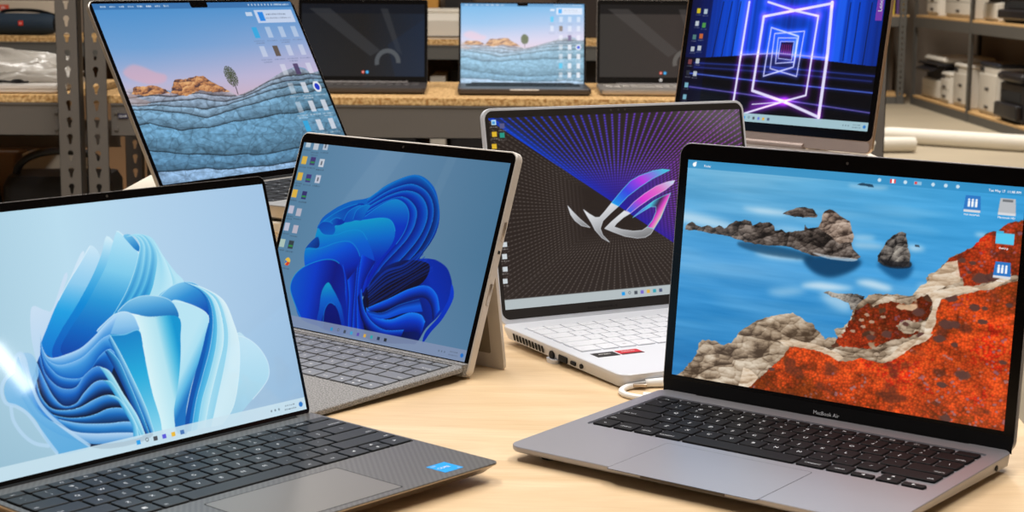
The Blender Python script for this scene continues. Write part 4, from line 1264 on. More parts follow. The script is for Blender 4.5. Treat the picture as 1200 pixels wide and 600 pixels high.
def keyboard(root, MD, lay, bottom, u0, unit, rh, mats, gap=2.6, lo=-1.0, hi=0.5, size=2.6, small=1.7, bh=None):
    rows, y = lay
    bh = bh or rh
    for top, h, ks in rows:
        x = u0
        for wu, leg in ks:
            one_key(x, x + wu * unit, -top - h, -top, leg, mats, root, MD, gap, lo, hi, size, small)
            x += wu * unit
    x = u0
    for wu, leg in bottom:
        if leg.startswith('ARROWS'):
            a = wu * unit / 3
            full = leg.endswith('FULL')
            one_key(x, x + a, -y - bh, -y - (0 if full else bh / 2), 'LEFT', mats, root, MD, gap, lo, hi, size, small)
            one_key(x + a, x + 2 * a, -y - bh / 2 - gap * .35, -y, 'UP', mats, root, MD, gap, lo, hi, size, small)
            one_key(x + a, x + 2 * a, -y - bh, -y - bh / 2 + gap * .35, 'DOWN', mats, root, MD, gap, lo, hi, size, small)
            one_key(x + 2 * a, x + 3 * a, -y - bh, -y - (0 if full else bh / 2), 'RIGHT', mats, root, MD, gap, lo, hi, size, small)
        else:
            one_key(x, x + wu * unit, -y - bh, -y, leg, mats, root, MD, gap, lo, hi, size, small)
        x += wu * unit


def mats_at(root, o, Mx, name_label=None):
    o.matrix_local = Mx
    if name_label: o['label'] = name_label
    return o


def lid_frame(Z, t, dy=0.0):
    return Matrix.Translation((0, dy * .001, Z * .001)) @ Matrix.Rotation(R(90 - t), 4, 'X')


def deck_frame(Z, tilt=0.0, off=0.0):
    return Matrix.Translation((0, 0, Z * .001)) @ Matrix.Rotation(R(tilt), 4, 'X') @ Matrix.Translation((0, -off * .001, 0))


def lid_parts(root, ML, w, v0, v1, thick, r, shell, bez, rim=0.8, bezel_v0=None):
    cy, h = (v0 + v1) / 2, v1 - v0
    o = B().slab([(0, cy, w - 1.6, h - 1.6, r, -thick), (0, cy, w, h, r, -thick + 1.0), (0, cy, w, h, r, -.5), (0, cy, w - .5, h - .5, r, -.1)], 8).build('lid', shell, root)
    o.matrix_local = ML
    b0 = v0 if bezel_v0 is None else bezel_v0
    cy2, h2 = (b0 + v1) / 2, v1 - b0
    o2 = B().slab([(0, cy2, w - 2 * rim, h2 - 2 * rim, r - rim * .5, -.3), (0, cy2, w - 2 * rim, h2 - 2 * rim, r - rim * .5, .25)], 8).build('bezel', bez, root)
    o2.matrix_local = ML
    return o, o2


def put(root, b, name, mats, Mx, label=None, smooth=30):
    o = b.build(name, mats, root, smooth=smooth)
    o.matrix_local = Mx
    if label: o['label'] = label
    return o


def lit_text(root_display, items, n=0.12, mat=None, name='screen_lettering'):
    """items (text, u mm, v mm, height mm, align) in the display's own plane"""
    bb = B()
    for txt, x, y, size, al in items:
        bb.text(txt, x, y, size, n, 0, align=al)
    o = bb.build(name, mat or M_lit, root_display, smooth=0)
    return o


# ------------------------------------------------------------------ the hall itself
def structure(name, b, mats):
    o = b.build(name, mats, smooth=0)
    o['kind'] = 'structure'
    return o


structure('floor', B(1).box(-5, 4.4, -4, 16.6, -.1, 0), M_concrete)
structure('ceiling', B(1).box(-5, 4.4, -4, 16.6, 5, 5.1), M_wallp)
structure('wall_left', B(1).box(-5.1, -5, -4, 16.6, 0, 5), M_wallp)
structure('wall_right', B(1).box(4.4, 4.5, -4, 16.6, 0, 5), M_wallp)
structure('wall_back', B(1).box(-5, 4.4, 16.6, 16.7, 0, 5), M_wallp)
structure('wall_front', B(1).box(-5, 4.4, -4.1, -4, 0, 5), M_wallp)


# ------------------------------------------------------------------ front right: silver grey laptop, coast picture
def build_air():
    r = empty('laptop', (.2472, 1.3005, TABLE), R(-37.5),
              'space grey laptop in the front right with blue sea and red flowers on its display', 'laptop', 'open laptops on the table')
    ML, MD = lid_frame(14, 5.7), deck_frame(14, 0.7, 2.0)
    y0, y1 = -210.5, 3.0
    cy, d = (y0 + y1) / 2, y1 - y0
    bs = B()
    bs.slab([(0, cy, 290, d - 12, 8, -12.6), (0, cy, 302, d - 2, 10, -9.5), (0, cy, 304, d, 11, -3), (0, cy, 304, d, 11, -.5), (0, cy, 303.2, d - .8, 10.6, 0),
             (0, -71.4, 280, 109, 3, 0), (0, -71.4, 280, 109, 3, -1.6)], 8)
    V = []
    for x, y, z in bs.v:   # the underside rises towards the front edge
        k = (y1 - y) / d
        if z < -3.2: z = -3 + (z + 3) * (1 - k * .8)
        V.append((x, y, z))
    bs.v = V
    put(r, bs, 'base', M_grey_alu, MD)
    keyboard(r, MD, layout_mac(19.6, 11.4, 18.3), MACB, -138.2, 19.05, 18.4, (M_key, M_leg), gap=2.4, lo=-1.5, hi=.2, size=3.6, small=2.2)
    put(r, B().slab([(0, -174.6, 120.8, 80.8, 2.5, -.2), (0, -174.6, 120.8, 80.8, 2.5, .03)], 4), 'touchpad_gap', M_dark, MD)
    put(r, B().slab([(0, -174.6, 119.9, 79.9, 2.3, -.2), (0, -174.6, 119.9, 79.9, 2.3, .08)], 4), 'touchpad', M_grey_alu, MD)
    put(r, B().box(-34, 34, -210.9, -209.8, -3.4, -1.2), 'finger_notch', M_slate, MD)
    put(r, B().tube([(-118, 1, -4.4), (118, 1, -4.4)], 4.6, 14), 'hinge', M_rubber, MD)
    lid_parts(r, ML, 304, -3.5, 206.5, 4.6, 10.5, M_grey_alu, M_black, .9)
    put(r, B().box(-150.5, 150.5, -2.5, 10.0, .2, .45), 'chin', M_rubber, ML)
    tx = B(); tx.text('MacBook Air', 0, 3.0, 3.0, .6)
    put(r, tx, 'chin_lettering', M_leg, ML, 'grey lettering under the display')
    put(r, B().slab([(0, 199.6, 2.2, 2.2, 1, .2), (0, 199.6, 2.2, 2.2, 1, .33)], 4), 'webcam', M_slate, ML)
    put(r, B().tube([(151.6, -30, -5.2), (152.3, -30, -5.2)], 2.2, 14), 'headphone_jack', M_dark, MD)
    for sx in (-1, 1):
        for yy, z in ((-14, -12.8), (-188, -5.2)):
            put(r, B().slab([(sx * 128, yy, 14, 14, 7, -13.5 if yy > -50 else -11.0), (sx * 128, yy, 15, 15, 7, z + 1.5)], 5), 'rubber_foot', M_rubber, MD)
    p = display_mesh('display', paint_coast(), 286.5, 179, 0, 13.5, .5, D_full, r, ML)
    # the pixels' own lettering
    u = lambda a: -143.25 + a
    v = lambda a: 192.5 - a
    lit_text(p, [('Finder', u(15.5), v(4.1), 1.9, 'LEFT'), ('Tue May 17  11:48 AM', u(283), v(4.1), 1.9, 'RIGHT'),
                 ('test materials', u(247), v(23.2), 1.6, 'CENTER'), ('Macintosh HD', u(273.6), v(23.2), 1.6, 'CENTER'),
                 ('desktop', u(273.6), v(45.5), 1.6, 'CENTER'), ('testers', u(273.6), v(69.5), 1.6, 'CENTER')], n=.62)
    return r


# ------------------------------------------------------------------ front left: dark laptop with carbon deck
def build_carbon():
    r = empty('laptop', (-.2561, 1.195, TABLE), R(48.2),
              'black laptop with carbon weave deck and pale blue folded ribbon picture, front left', 'laptop', 'open laptops on the table')
    ML, MD = lid_frame(14, 16.0), deck_frame(14, 0.0, 4.6)
    y0, y1 = -197.0, 5.0
    cy, d = (y0 + y1) / 2, y1 - y0
    V = []
    bs = B().slab([(0, cy, 284, d - 12, 7, -12.2), (0, cy, 294.4, d - 1.6, 6, -3.2), (0, cy, 295.7, d, 6, -1.6), (0, cy, 295.7, d, 6, -1.0)], 6)
    for x, y, z in bs.v:
        k = (y1 - y) / d
        if z < -3: z = z * (1 - k * .42)
        V.append((x, y, z))
    bs.v = V
    put(r, bs, 'bottom_case', M_alu_edge, MD, 'bare metal underside and edge')
    dk = B().slab([(0, cy, 295.5, d - .2, 6, -1.0), (0, cy, 295.5, d - .2, 6, -.3), (0, cy, 294.8, d - .9, 6, 0),
                   (1, -63.4, 288, 101.5, 2.5, 0), (1, -63.4, 288, 101.5, 2.5, -.9)], 6)
    put(r, dk, 'top_deck', M_carbon, MD, 'carbon weave deck')
    put(r, B().slab([(1, -63.4, 287.6, 101.1, 2.4, -.88), (1, -63.4, 287.6, 101.1, 2.4, -.8)], 4), 'keyboard_plate', M_dark, MD)
    keyboard(r, MD, layout_pc(13.2, 10.5, 17.95), PCB, -142.3, 19.1, 17.95, (M_dkey, M_leg), gap=2.3, lo=-.8, hi=.75, size=3.3, small=2.0)
    put(r, B().slab([(0, -157.4, 116.6, 67.2, 2, -.1), (0, -157.4, 116.6, 67.2, 2, .03)], 4), 'touchpad_gap', M_dark, MD)
    put(r, B().slab([(0, -157.4, 114.8, 65.4, 1.8, -.1), (0, -157.4, 114.8, 65.4, 1.8, .08)], 4), 'touchpad', M_pad, MD)
    st = B().slab([(110.3, -178.8, 18.4, 19, .4, 0), (110.3, -178.8, 18.4, 19, .4, .12)], 3)
    st.text('intel', 105.2, -172.3, 1.9, .2, 1); st.text('CORE', 109, -178.6, 3.1, .2, 1, align='CENTER'); st.text('i5', 116.6, -186.2, 1.8, .2, 1)
    put(r, st, 'blue_sticker', (M_blue, M_wht), MD, 'square blue processor sticker')
    put(r, B().tube([(-130, 1.5, -2.4), (130, 1.5, -2.4)], 3.4, 12), 'hinge', M_rubber, MD)
    lid_parts(r, ML, 296, -2.5, 190.2, 4.4, 6.5, M_slate, M_black, .7)
    put(r, B().slab([(0, 187, 2, 2, .9, .2), (0, 187, 2, 2, .9, .33)], 4), 'webcam', M_slate, ML)
    for sx in (-1, 1):
        put(r, B().slab([(sx * 5, -186, 9, 5, 2, -14), (sx * 5, -186, 10, 6, 2, -6)], 4), 'rubber_foot', M_rubber, MD)
    put(r, B().slab([(0, -10, 240, 7, 3, -13.9), (0, -10, 242, 8, 3, -11)], 4), 'rubber_foot', M_rubber, MD)
    display_mesh('display', paint_pale_bloom(), 288.6, 180.4, 0, 3.1, .45, D_gloss, r, ML)
    return r


# ------------------------------------------------------------------ middle left: tablet on a kickstand with fabric keyboard
def build_tablet():
    r = empty('tablet_computer', (-.1484, 1.5677, TABLE), R(-41.0),
              'silver tablet on its kickstand with grey fabric keyboard and deep blue ribbon picture', 'tablet', 'open laptops on the table')
    t = 19.3
    ML, MD = lid_frame(0, t), deck_frame(13.4, 2.3, 0)
    w, v0, v1 = 287, 2.6, 210.0
    cy, h = (v0 + v1) / 2, v1 - v0
    put(r, B().slab([(0, cy, w - 3, h - 3, 7, -9.0), (0, cy, w, h, 8, -7.6), (0, cy, w, h, 8, -1.0), (0, cy, w - 1.4, h - 1.4, 8, 0)], 8), 'tablet_body', M_plat, ML)
    put(r, B().slab([(0, cy, w - 3.2, h - 3.2, 7, -.2), (0, cy, w - 3.2, h - 3.2, 7, .3)], 8), 'bezel', M_black, ML)
    put(r, B().slab([(0, 204.2, 2.4, 2.4, 1.1, .2), (0, 204.2, 2.4, 2.4, 1.1, .4)], 4), 'webcam', M_slate, ML)
    for vv, l in ((137, 18), (118, 3), (79, 20)):
        put(r, B().box(143.2, 144.1, vv - l / 2, vv + l / 2, -6, -3, bev=.3), 'side_button' if l > 10 else 'side_port', M_alu_edge if l > 10 else M_dark, ML)
    display_mesh('display', paint_deep_bloom(), 274.7, 183.1, 0, 15.9, .5, D_full, r, ML)
    # kickstand, hinged half way up the back and standing on the table
    s, c = math.sin(R(t)), math.cos(R(t))
    py, pz = 106 * s + 9.2 * c, 106 * c - 9.2 * s
    fy = 58.0
    Lk = math.hypot(fy - py, pz)
    ang = math.atan2(pz, fy - py)          # slope of the stand
    MK = Matrix.Translation((0, fy * .001, 0)) @ Matrix.Rotation(PI - ang, 4, 'X')
    # plane: x right, y up the stand (towards the hinge), z outward
    ks = B().slab([(0, Lk / 2, 282, Lk, 5, 0.2), (0, Lk / 2, 283, Lk, 5, 1), (0, Lk / 2, 283, Lk, 5, 4.0)], 6)
    put(r, ks, 'kickstand', M_plat, MK)
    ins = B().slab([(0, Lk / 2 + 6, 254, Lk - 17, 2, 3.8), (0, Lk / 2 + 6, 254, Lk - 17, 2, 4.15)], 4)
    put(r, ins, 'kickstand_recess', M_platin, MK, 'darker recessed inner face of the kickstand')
    # keyboard cover
    kc = B().slab([(0, -108, 287, 213, 7, -5.0), (0, -108, 289, 215, 8, -4.2), (0, -108, 289, 215, 8, -.8), (0, -108, 287.6, 213.6, 7.4, 0),
                   (0, -56, 267, 102, 3, 0), (0, -56, 267, 102, 3, -1.6)], 6)
    put(r, kc, 'keyboard_cover', M_fabric, MD)
    fold = B().slab([(0, 4.6, 283, 12.5, 2, -9.6), (0, 4.6, 284, 13, 2, -3), (0, 3.2, 284, 10, 2, .6)], 4)
    put(r, fold, 'spine_fold', M_fabric, MD)
    keyboard(r, MD, layout_mac(6.6, 9.6, 17.9, 'Backspace', 'Enter'), SURB, -131.6, 18.2, 17.9, (M_skey, M_sleg), gap=2.7, lo=-1.6, hi=.4, size=3.0, small=2.0)
    put(r, B().slab([(0, -159, 104, 70, 3, -.1), (0, -159, 104, 70, 3, .1)], 4), 'touchpad', M_skey, MD)
    return r


# ------------------------------------------------------------------ middle: white gaming laptop
def build_white():
    r = empty('laptop', (.1274, 1.7076, TABLE), R(28.8),
              'white laptop with dark brown bezel and blue and violet dotted rays on its display', 'laptop', 'open laptops on the table')
    ML, MD = lid_frame(18.2, 11.7), deck_frame(18.2, 1.2, -2.5)
    y0, y1 = -221.5, 1.0
    cy, d = (y0 + y1) / 2, y1 - y0
    bs = B().slab([(0, cy, 298, d - 16, 9, -14.2), (0, cy, 306, d - 8, 10, -12.2), (0, cy, 311, d - 1, 11, -5), (0, cy, 312, d, 11, -2), (0, cy, 311.6, d - .4, 11, -.7), (0, cy, 309.6, d - 2.4, 10, 0),
                   (0, -79.5, 290, 110, 4, 0), (0, -79.5, 290, 110, 4, -.9)], 8)
    put(r, bs, 'base', M_white, MD)
    keyboard(r, MD, layout_pc(25.5, 12, 18.6), PCB, -142.6, 19.0, 18.6, (M_whitekey, M_wleg), gap=2.0, lo=-.8, hi=.5, size=2.5, small=1.6)
    put(r, B().slab([(0, -181, 130, 76, 3, -.1), (0, -181, 130, 76, 3, .1)], 4), 'touchpad', M_whitekey, MD)
    for i in range(10):
        yy = -25 - i * 6.1
        put(r, B().add([(-155.9, yy, -4), (-156.4, yy, -4), (-156.4, yy - 2.9, -4), (-155.9, yy - 2.9, -4),
                        (-155.0, yy - 1.6, -10.2), (-155.6, yy - 1.6, -10.2), (-155.6, yy - 4.5, -10.2), (-155.0, yy - 4.5, -10.2)],
                       [(0, 1, 2, 3), (7, 6, 5, 4), (0, 4, 5, 1), (1, 5, 6, 2), (2, 6, 7, 3), (3, 7, 4, 0)]), 'vent_slot', M_dark, MD)
    put(r, B().slab([(-154.5, -100, 8, 15, 4, -16.2), (-154.5, -100, 8.6, 16, 4, -12)], 5), 'port_bulge', M_white, MD)
    put(r, B().tube([(-155.0, -99.7, -8.6), (-156.7, -99.7, -8.6)], 4.0, 16), 'power_port', M_dark, MD)
    put(r, B().box(-156.6, -154.8, -127.5, -112.5, -11.0, -5.2, bev=.5), 'video_port', M_dark, MD)
    put(r, B().box(-156.5, -154.8, -142.5, -133.8, -9.8, -6.4, bev=.6), 'usb_port', M_dark, MD)
    put(r, B().tube([(-154.8, -152.6, -7.6), (-156.5, -152.6, -7.6)], 2.3, 14), 'headphone_jack', M_dark, MD)
    st = B().slab([(-128.5, -149.5, 24, 15, .5, 0), (-128.5, -149.5, 24, 15, .5, .14)], 3)
    st.text('RYZEN', -128.5, -148, 2.8, .2, 1)
    put(r, st, 'black_sticker', (M_bez, M_wht), MD)
    st = B().slab([(-102.5, -149.5, 24, 15, .5, 0), (-102.5, -149.5, 24, 15, .5, .14)], 3)
    st.text('RADEON', -102.5, -146.5, 2.4, .2, 1)
    st.add([(-114.5, -156.9, .18), (-90.5, -156.9, .18), (-90.5, -153.6, .18), (-114.5, -153.6, .18)], [(0, 1, 2, 3)], 2)
    put(r, st, 'red_sticker', (M_red, M_wht, M_bez), MD)
    put(r, B().tube([(-120, 0, -5), (120, 0, -5)], 5, 12), 'hinge', M_bez, MD)
    lid_parts(r, ML, 314, -1.0, 212, 6.0, 10, M_white, M_bez, 2.6, 1.5)
    tx = B(); tx.text('ROG ZEPHYRUS', -40, 8, 2.2, .32, stretch=1.6)
    put(r, tx, 'chin_lettering', M_rubber, ML)
    for x_ in (0, -9, 8):
        put(r, B().slab([(x_, 206.4, 2.2, 2.2, 1, .2), (x_, 206.4, 2.2, 2.2, 1, .4)], 4), 'webcam' if x_ == 0 else 'sensor', M_slate, ML)
    for sx in (-1, 1):
        for yy in (-20, -190):
            put(r, B().slab([(sx * 120, yy, 30, 8, 3, -18 - yy * .021), (sx * 120, yy, 31, 9, 3, -13.5)], 4), 'rubber_foot', M_rubber, MD)
    display_mesh('display', paint_rays(), 301.6, 188.5, 0, 14.0, .5, D_full, r, ML)
    return r


def riser(name, x, y, rz, w, d, h, label):
    """low board stand: a top on two side panels and a back"""
    r = empty(name, (x, y, TABLE), rz, label, 'stand')
    B().box(-w / 2, w / 2, -d / 2, d / 2, h - 12, h, bev=1.5).build('top_board', M_cream, r)
    for sx in (-1, 1):
        B().box(sx * (w / 2 - 8) - 7, sx * (w / 2 - 8) + 7, -d / 2 + 4, d / 2 - 4, 0, h - 12, bev=1).build('side_panel', M_cream, r)
    B().box(-w / 2 + 15, w / 2 - 15, -d / 2 + 6, -d / 2 + 18, 0, h - 12, bev=1).build('front_panel', M_cream, r)
    return r


def mac_parts(r, ML, MD, pic, keys=True, w=312.6, dsp=(302.4, 196.4), c=8.6, shell=M_silver, thick=15.3):
    y0, y1 = -219, 2.5
    cy, d = (y0 + y1) / 2, y1 - y0
    bs = B().slab([(0, cy, 300, d - 12, 8, -thick + .8), (0, cy, 311, d - 1.5, 10, -thick + 4), (0, cy, w, d, 11, -thick + 7), (0, cy, w, d, 11, -.8), (0, cy, w - 1, d - 1, 11, 0),
                   (0, -68, 276, 112, 3, 0), (0, -68, 276, 112, 3, -1.2)], 7)
    put(r, bs, 'base', shell, MD)
    put(r, B().slab([(0, -68, 275.6, 111.6, 3, -1.15), (0, -68, 275.6, 111.6, 3, -1.05)], 4), 'keyboard_plate', M_rubber, MD)
    if keys:
        keyboard(r, MD, layout_mac(13, 18.6, 18.6), MACB, -137.5, 18.97, 18.6, (M_key, M_leg), gap=2.4, lo=-1.05, hi=.35, size=3.0, small=1.9)
    else:
        kb = B()
        for q in range(6):
            for k in range(14):
                kb.box(-136 + k * 19.5, -136 + k * 19.5 + 16.5, -30 - q * 18.6, -14 - q * 18.6, -1.05, .3)
        put(r, kb, 'keyboard', M_key, MD)
    put(r, B().slab([(0, -172, 134, 82, 3, -.1), (0, -172, 134, 82, 3, .08)], 4), 'touchpad', shell, MD)
    put(r, B().box(-34, 34, y0 - .5, y0 + 1, -3.0, -.6, bev=.3), 'finger_notch', M_wht if shell is M_slate else M_slate, MD)
    put(r, B().tube([(-125, 0, -2.2), (125, 0, -2.2)], 4.4, 12), 'hinge', M_rubber, MD)
    v1 = c + dsp[1] + 4.0
    lid_parts(r, ML, w, -3.5, v1, 4.6, 10, shell, M_black, .9)
    p = display_mesh('display', pic, dsp[0], dsp[1], 0, c, .5, D_full, r, ML)
    put(r, B().slab([(0, c + dsp[1] - 2.2, 26, 7.2, 2.2, .45), (0, c + dsp[1] - 2.2, 26, 7.2, 2.2, .75)], 5), 'camera_notch', M_black, ML)
    for sx in (-1, 1):
        for yy in (-24, -196):
            put(r, B().slab([(sx * 125, yy, 18, 18, 9, -thick - .2), (sx * 125, yy, 20, 20, 9, -thick + 2)], 5), 'rubber_foot', M_rubber, MD)
    return p


def build_left_mac():
    riser('riser_stand', -.265, 2.01, 0, 420, 425, 94.0,
          'cream board riser on the table carrying the laptop with the desert rock picture')
    r = empty('laptop', (-.29375, 2.0383, TABLE + .0942), R(57.2),
              'silver laptop on a cream riser, desert rocks and lone tree on its display', 'laptop', 'open laptops on the table')
    r.scale = (1.143, 1.143, 1.143)
    ML, MD = lid_frame(15.2, 27.6), deck_frame(15.2, 0, 0)
    mac_parts(r, ML, MD, paint_rocks(520, 338, 0), True)
    return r


def build_yoga():
    riser('riser_stand', .283, 2.065, 0, 370, 370, 130.0,
          'cream board riser on the table carrying the pale gold laptop')
    r = empty('laptop', (.3197, 2.1604, TABLE + .1302), R(-46.4),
              'pale gold laptop raised behind the others, glowing violet neon frames on its display', 'laptop', 'open laptops on the table')
    ML, MD = lid_frame(15, 9.7), deck_frame(15, 0, 0)
    y0, y1 = -222, 4
    cy, d = (y0 + y1) / 2, y1 - y0
    put(r, B().slab([(0, cy, 306, d - 10, 8, -14), (0, cy, 316, d - 1.5, 8, -10), (0, cy, 318, d, 9, -5), (0, cy, 316, d - 2, 8, 0),
                     (0, -74, 290, 108, 3, 0), (0, -74, 290, 108, 3, -1)], 6), 'base', M_silver, MD)
    kb = B()
    for q in range(6):
        for k in range(15):
            kb.box(-143 + k * 19.1, -143 + k * 19.1 + 17, -37.5 - q * 17.5, -21.5 - q * 17.5, -1, .4, bev=.4)
    put(r, kb, 'keyboard', M_silver, MD)
    put(r, B().slab([(0, -176, 135, 80, 3, -.1), (0, -176, 135, 80, 3, .1)], 4), 'touchpad', M_silver, MD)
    put(r, B().tube([(-60, 1, 2), (60, 1, 2)], 5, 14), 'hinge', M_goldflat, MD)
    lid_parts(r, ML, 320, 1.0, 226, 5.2, 9, M_gold, M_black, 1.6, 14.5)
    put(r, B().slab([(0, 8.4, 313, 13.6, 5, 0), (0, 8.4, 313, 13.6, 5, .3)], 5), 'metal_chin', M_goldflat, ML)
    p = display_mesh('display', paint_neon(), 301.6, 188.5, 0, 28, .5, D_full, r, ML)
    st = B().slab([(144.6, 186, 9.5, 48, .6, .5), (144.6, 186, 9.5, 48, .6, .7)], 3)
    st.text('Lenovo', 144.8, 184.5, 5.6, .8, 1, rot=R(90))
    put(r, st, 'screen_banner', (M_purple, M_litdim), ML, 'small purple strip with pale lettering at the right of the display')
    return r


build_air()
build_carbon()
build_tablet()
build_white()
build_left_mac()
build_yoga()

# white usb cable lying between the laptops
cb = empty('usb_cable', (.12, 1.43, TABLE), 0, 'white cable with a metal plug looped between the white and the grey laptop', 'cable')
pp = spline([(52, 34, 4.5), (20, 25, 4), (-2, 23, 3.5), (-18, 14, 3), (-25, 0, 2.6), (-22, -14, 2.6), (-10, -24, 2.6), (12, -29, 2.6), (40, -34, 2.6), (80, -60, 2.4)], 8)
B().tube([tuple(p) for p in pp], 2.7, 10).build('cord', M_wht, cb)
B().tube([(14, 26, 4.4), (-3, 22.5, 4.2)], [4.2, 3.6], 12).build('plug_sleeve', M_wht, cb)
B().box(-14, -2, 14, 22, 2.2, 5.4, bev=.5).build('metal_plug', M_alu_edge, cb)
B().tube([(-8, -24.5, 3.6), (14, -29.5, 3.6)], [4.2, 4.2], 12).build('plug_sleeve', M_wht, cb)


# ------------------------------------------------------------------ steel shelving
def keyhole_flange(b, x0, x1, y0, y1, z0, z1, zref, pitch=.038, r=.0068):
    """flange in the XZ plane with a teardrop hole every pitch; y0 front, y1 back"""
    cx = (x0 + x1) / 2
    k0 = math.ceil((z0 - zref) / pitch + .5)
    n = int((z1 - z0) / pitch) - 1
    za = zref + (k0 - .5) * pitch
    hole = []
    for i in range(12):
        a = R(-50 + 280 * i / 11)
        hole.append((r * math.cos(a), .005 + r * math.sin(a)))
    hole += [(-.0036, -.006), (-.0025, -.0125), (.0025, -.0125), (.0036, -.006)]
    H = len(hole)
    hw = (x1 - x0) / 2
    outer = []
    for (hx, hz) in hole:
        t = 1 / max(abs(hx) / hw, abs(hz) / (pitch / 2), 1e-6)
        outer.append((hx * t, hz * t))
    corners = [(hw, pitch / 2), (-hw, pitch / 2), (-hw, -pitch / 2), (hw, -pitch / 2)]
    for c in corners:                                   # snap the nearest outline point onto each corner
        j = min(range(H), key=lambda q: (outer[q][0] - c[0]) ** 2 + (outer[q][1] - c[1]) ** 2)
        outer[j] = c
    for k in range(n):
        zc = za + (k + .5) * pitch
        V = [(cx + a, y0, zc + c) for a, c in outer] + [(cx + a, y0, zc + c) for a, c in hole] + [(cx + a, y1, zc + c) for a, c in hole] + [(cx + a, y1, zc + c) for a, c in outer]
        F = []
        for i in range(H):
            j = (i + 1) % H
            F += [(i, j, H + j, H + i), (H + i, H + j, 2 * H + j, 2 * H + i), (2 * H + i, 2 * H + j, 3 * H + j, 3 * H + i)]
        b.add(V, F)
    b.box(x0, x1, y0, y1, z0, za)
    b.box(x0, x1, y0, y1, za + n * pitch, z1)
    b.box(x0, x0 + .0008, y0, y1, za, za + n * pitch)
    b.box(x1 - .0008, x1, y0, y1, za, za + n * pitch)


def upright(root, x0, x1, y, h, side, mat, zref=.885, back=False, holes=True):
    b = B(1)
    s = -1 if back else 1
    if holes: keyhole_flange(b, x0, x1, min(y, y + s * .002), max(y, y + s * .002), 0, h, zref)
    else: b.box(x0, x1, min(y, y + s * .002), max(y, y + s * .002), 0, h)
    xs = x0 if side < 0 else x1
    b.box(min(xs, xs - side * .002), max(xs, xs - side * .002), min(y, y + s * .038), max(y, y + s * .038), 0, h)
    b.build('upright', mat, root, smooth=0)


def beam(root, x0, x1, y, z0, z1, mat, rivets=True, lip=.012):
    b = B(1)
    b.box(x0, x1, y, y + .002, z0, z1)
    b.box(x0, x1, y, y + lip, z1 - .002, z1)
    b.box(x0, x1, y, y + lip, z0, z0 + .002)
    b.box(x0, x1, y - .0025, y, z1 - .004, z1 + .0005)
    if rivets:
        for xx in (x0 + .012, x1 - .012):
            for zz in (z0 + .018, z0 + .056):
                b.slab([(0, 0, .01, .01, .005, 0)], 3) if False else b.tube([(xx, y - .004, zz), (xx, y + .001, zz)], .005, 10)
    b.build('beam', mat, root, smooth=30)


# ---- the row just behind the table
deck_z = .830
sh = empty('shelving_unit', (0, 3.9, 0), 0, 'taupe steel shelving behind the table, chipboard shelf with three open laptops', 'shelving')
O = lambda y: y - 3.9
B(1).box(-.966, .841, O(3.899), O(4.51), deck_z - .0175, deck_z, bev=.0008).build('shelf_board', M_chip, sh)
B(1).box(-.966, .841, O(3.91), O(4.51), .385, .40, bev=.0008).build('shelf_board', M_chip, sh)
beam(sh, -.918, .794, O(3.897), .737, .8122, M_steel)
beam(sh, -.918, .794, O(4.49), .737, .8122, M_steel)
beam(sh, -.918, .794, O(3.90), .31, .385, M_steel)
upright(sh, -.968, -.919, O(3.868), 2.1, -1, M_steel)
upright(sh, .793, .843, O(3.868), 2.1, 1, M_steel)
upright(sh, -.968, -.919, O(4.53), 2.1, -1, M_steel, back=True)
upright(sh, .793, .843, O(4.53), 2.1, 1, M_steel, back=True)
lb = B(1).box(-.902, -.879, O(3.8945), O(3.8965), .778, .789)
lb.text('ULINE', -.8905, .7835, .0048, O(3.8944), 1, plane='XZ')
for f in range(len(lb.f)):
    if lb.m[f] == 1: lb.f[f] = tuple(reversed(lb.f[f]))
lb.build('maker_plate', (M('plate_navy', '2c2c48', .5), M_leg), sh, smooth=0)['label'] = 'small dark blue name plate on the beam'
for x in (-.545, -.547):
    pass
B(1).tube([(-.585, O(3.8955), .797), (-.585, O(3.8985), .797)], .0042, 10).tube([(-.585, O(3.8955), .76), (-.585, O(3.8985), .76)], .0042, 10).build('bolt', M_steel, sh)
B(1).tube([(-.585, O(3.8955), .779), (-.585, O(3.8985), .779)], .0035, 10).build('bolt_hole', M_dark, sh)

sl = empty('shelving_unit', (-1.9, 3.9, 0), 0, 'taupe steel shelving at the far left carrying a plastic bag and a black case', 'shelving')
X = lambda x: x + 1.9
B(1).box(X(-2.85), X(-1.033), O(3.899), O(4.51), deck_z - .0175, deck_z, bev=.0008).build('shelf_board', M_chip, sl)
B(1).box(X(-2.85), X(-1.033), O(3.91), O(4.51), .385, .40, bev=.0008).build('shelf_board', M_chip, sl)
beam(sl, X(-2.85), X(-1.031), O(3.897), .737, .8122, M_steel)
beam(sl, X(-2.85), X(-1.031), O(4.47), .655, .725, M_steel)
beam(sl, X(-2.85), X(-1.031), O(3.90), .31, .385, M_steel)
upright(sl, X(-1.031), X(-.981), O(3.868), 2.1, 1, M_steel)
upright(sl, X(-1.031), X(-.981), O(4.53), 2.1, 1, M_steel, back=True)
upright(sl, X(-2.85), X(-2.8), O(3.868), 2.1, -1, M_steel, holes=False)
upright(sl, X(-2.85), X(-2.8), O(4.53), 2.1, -1, M_steel, back=True, holes=False)

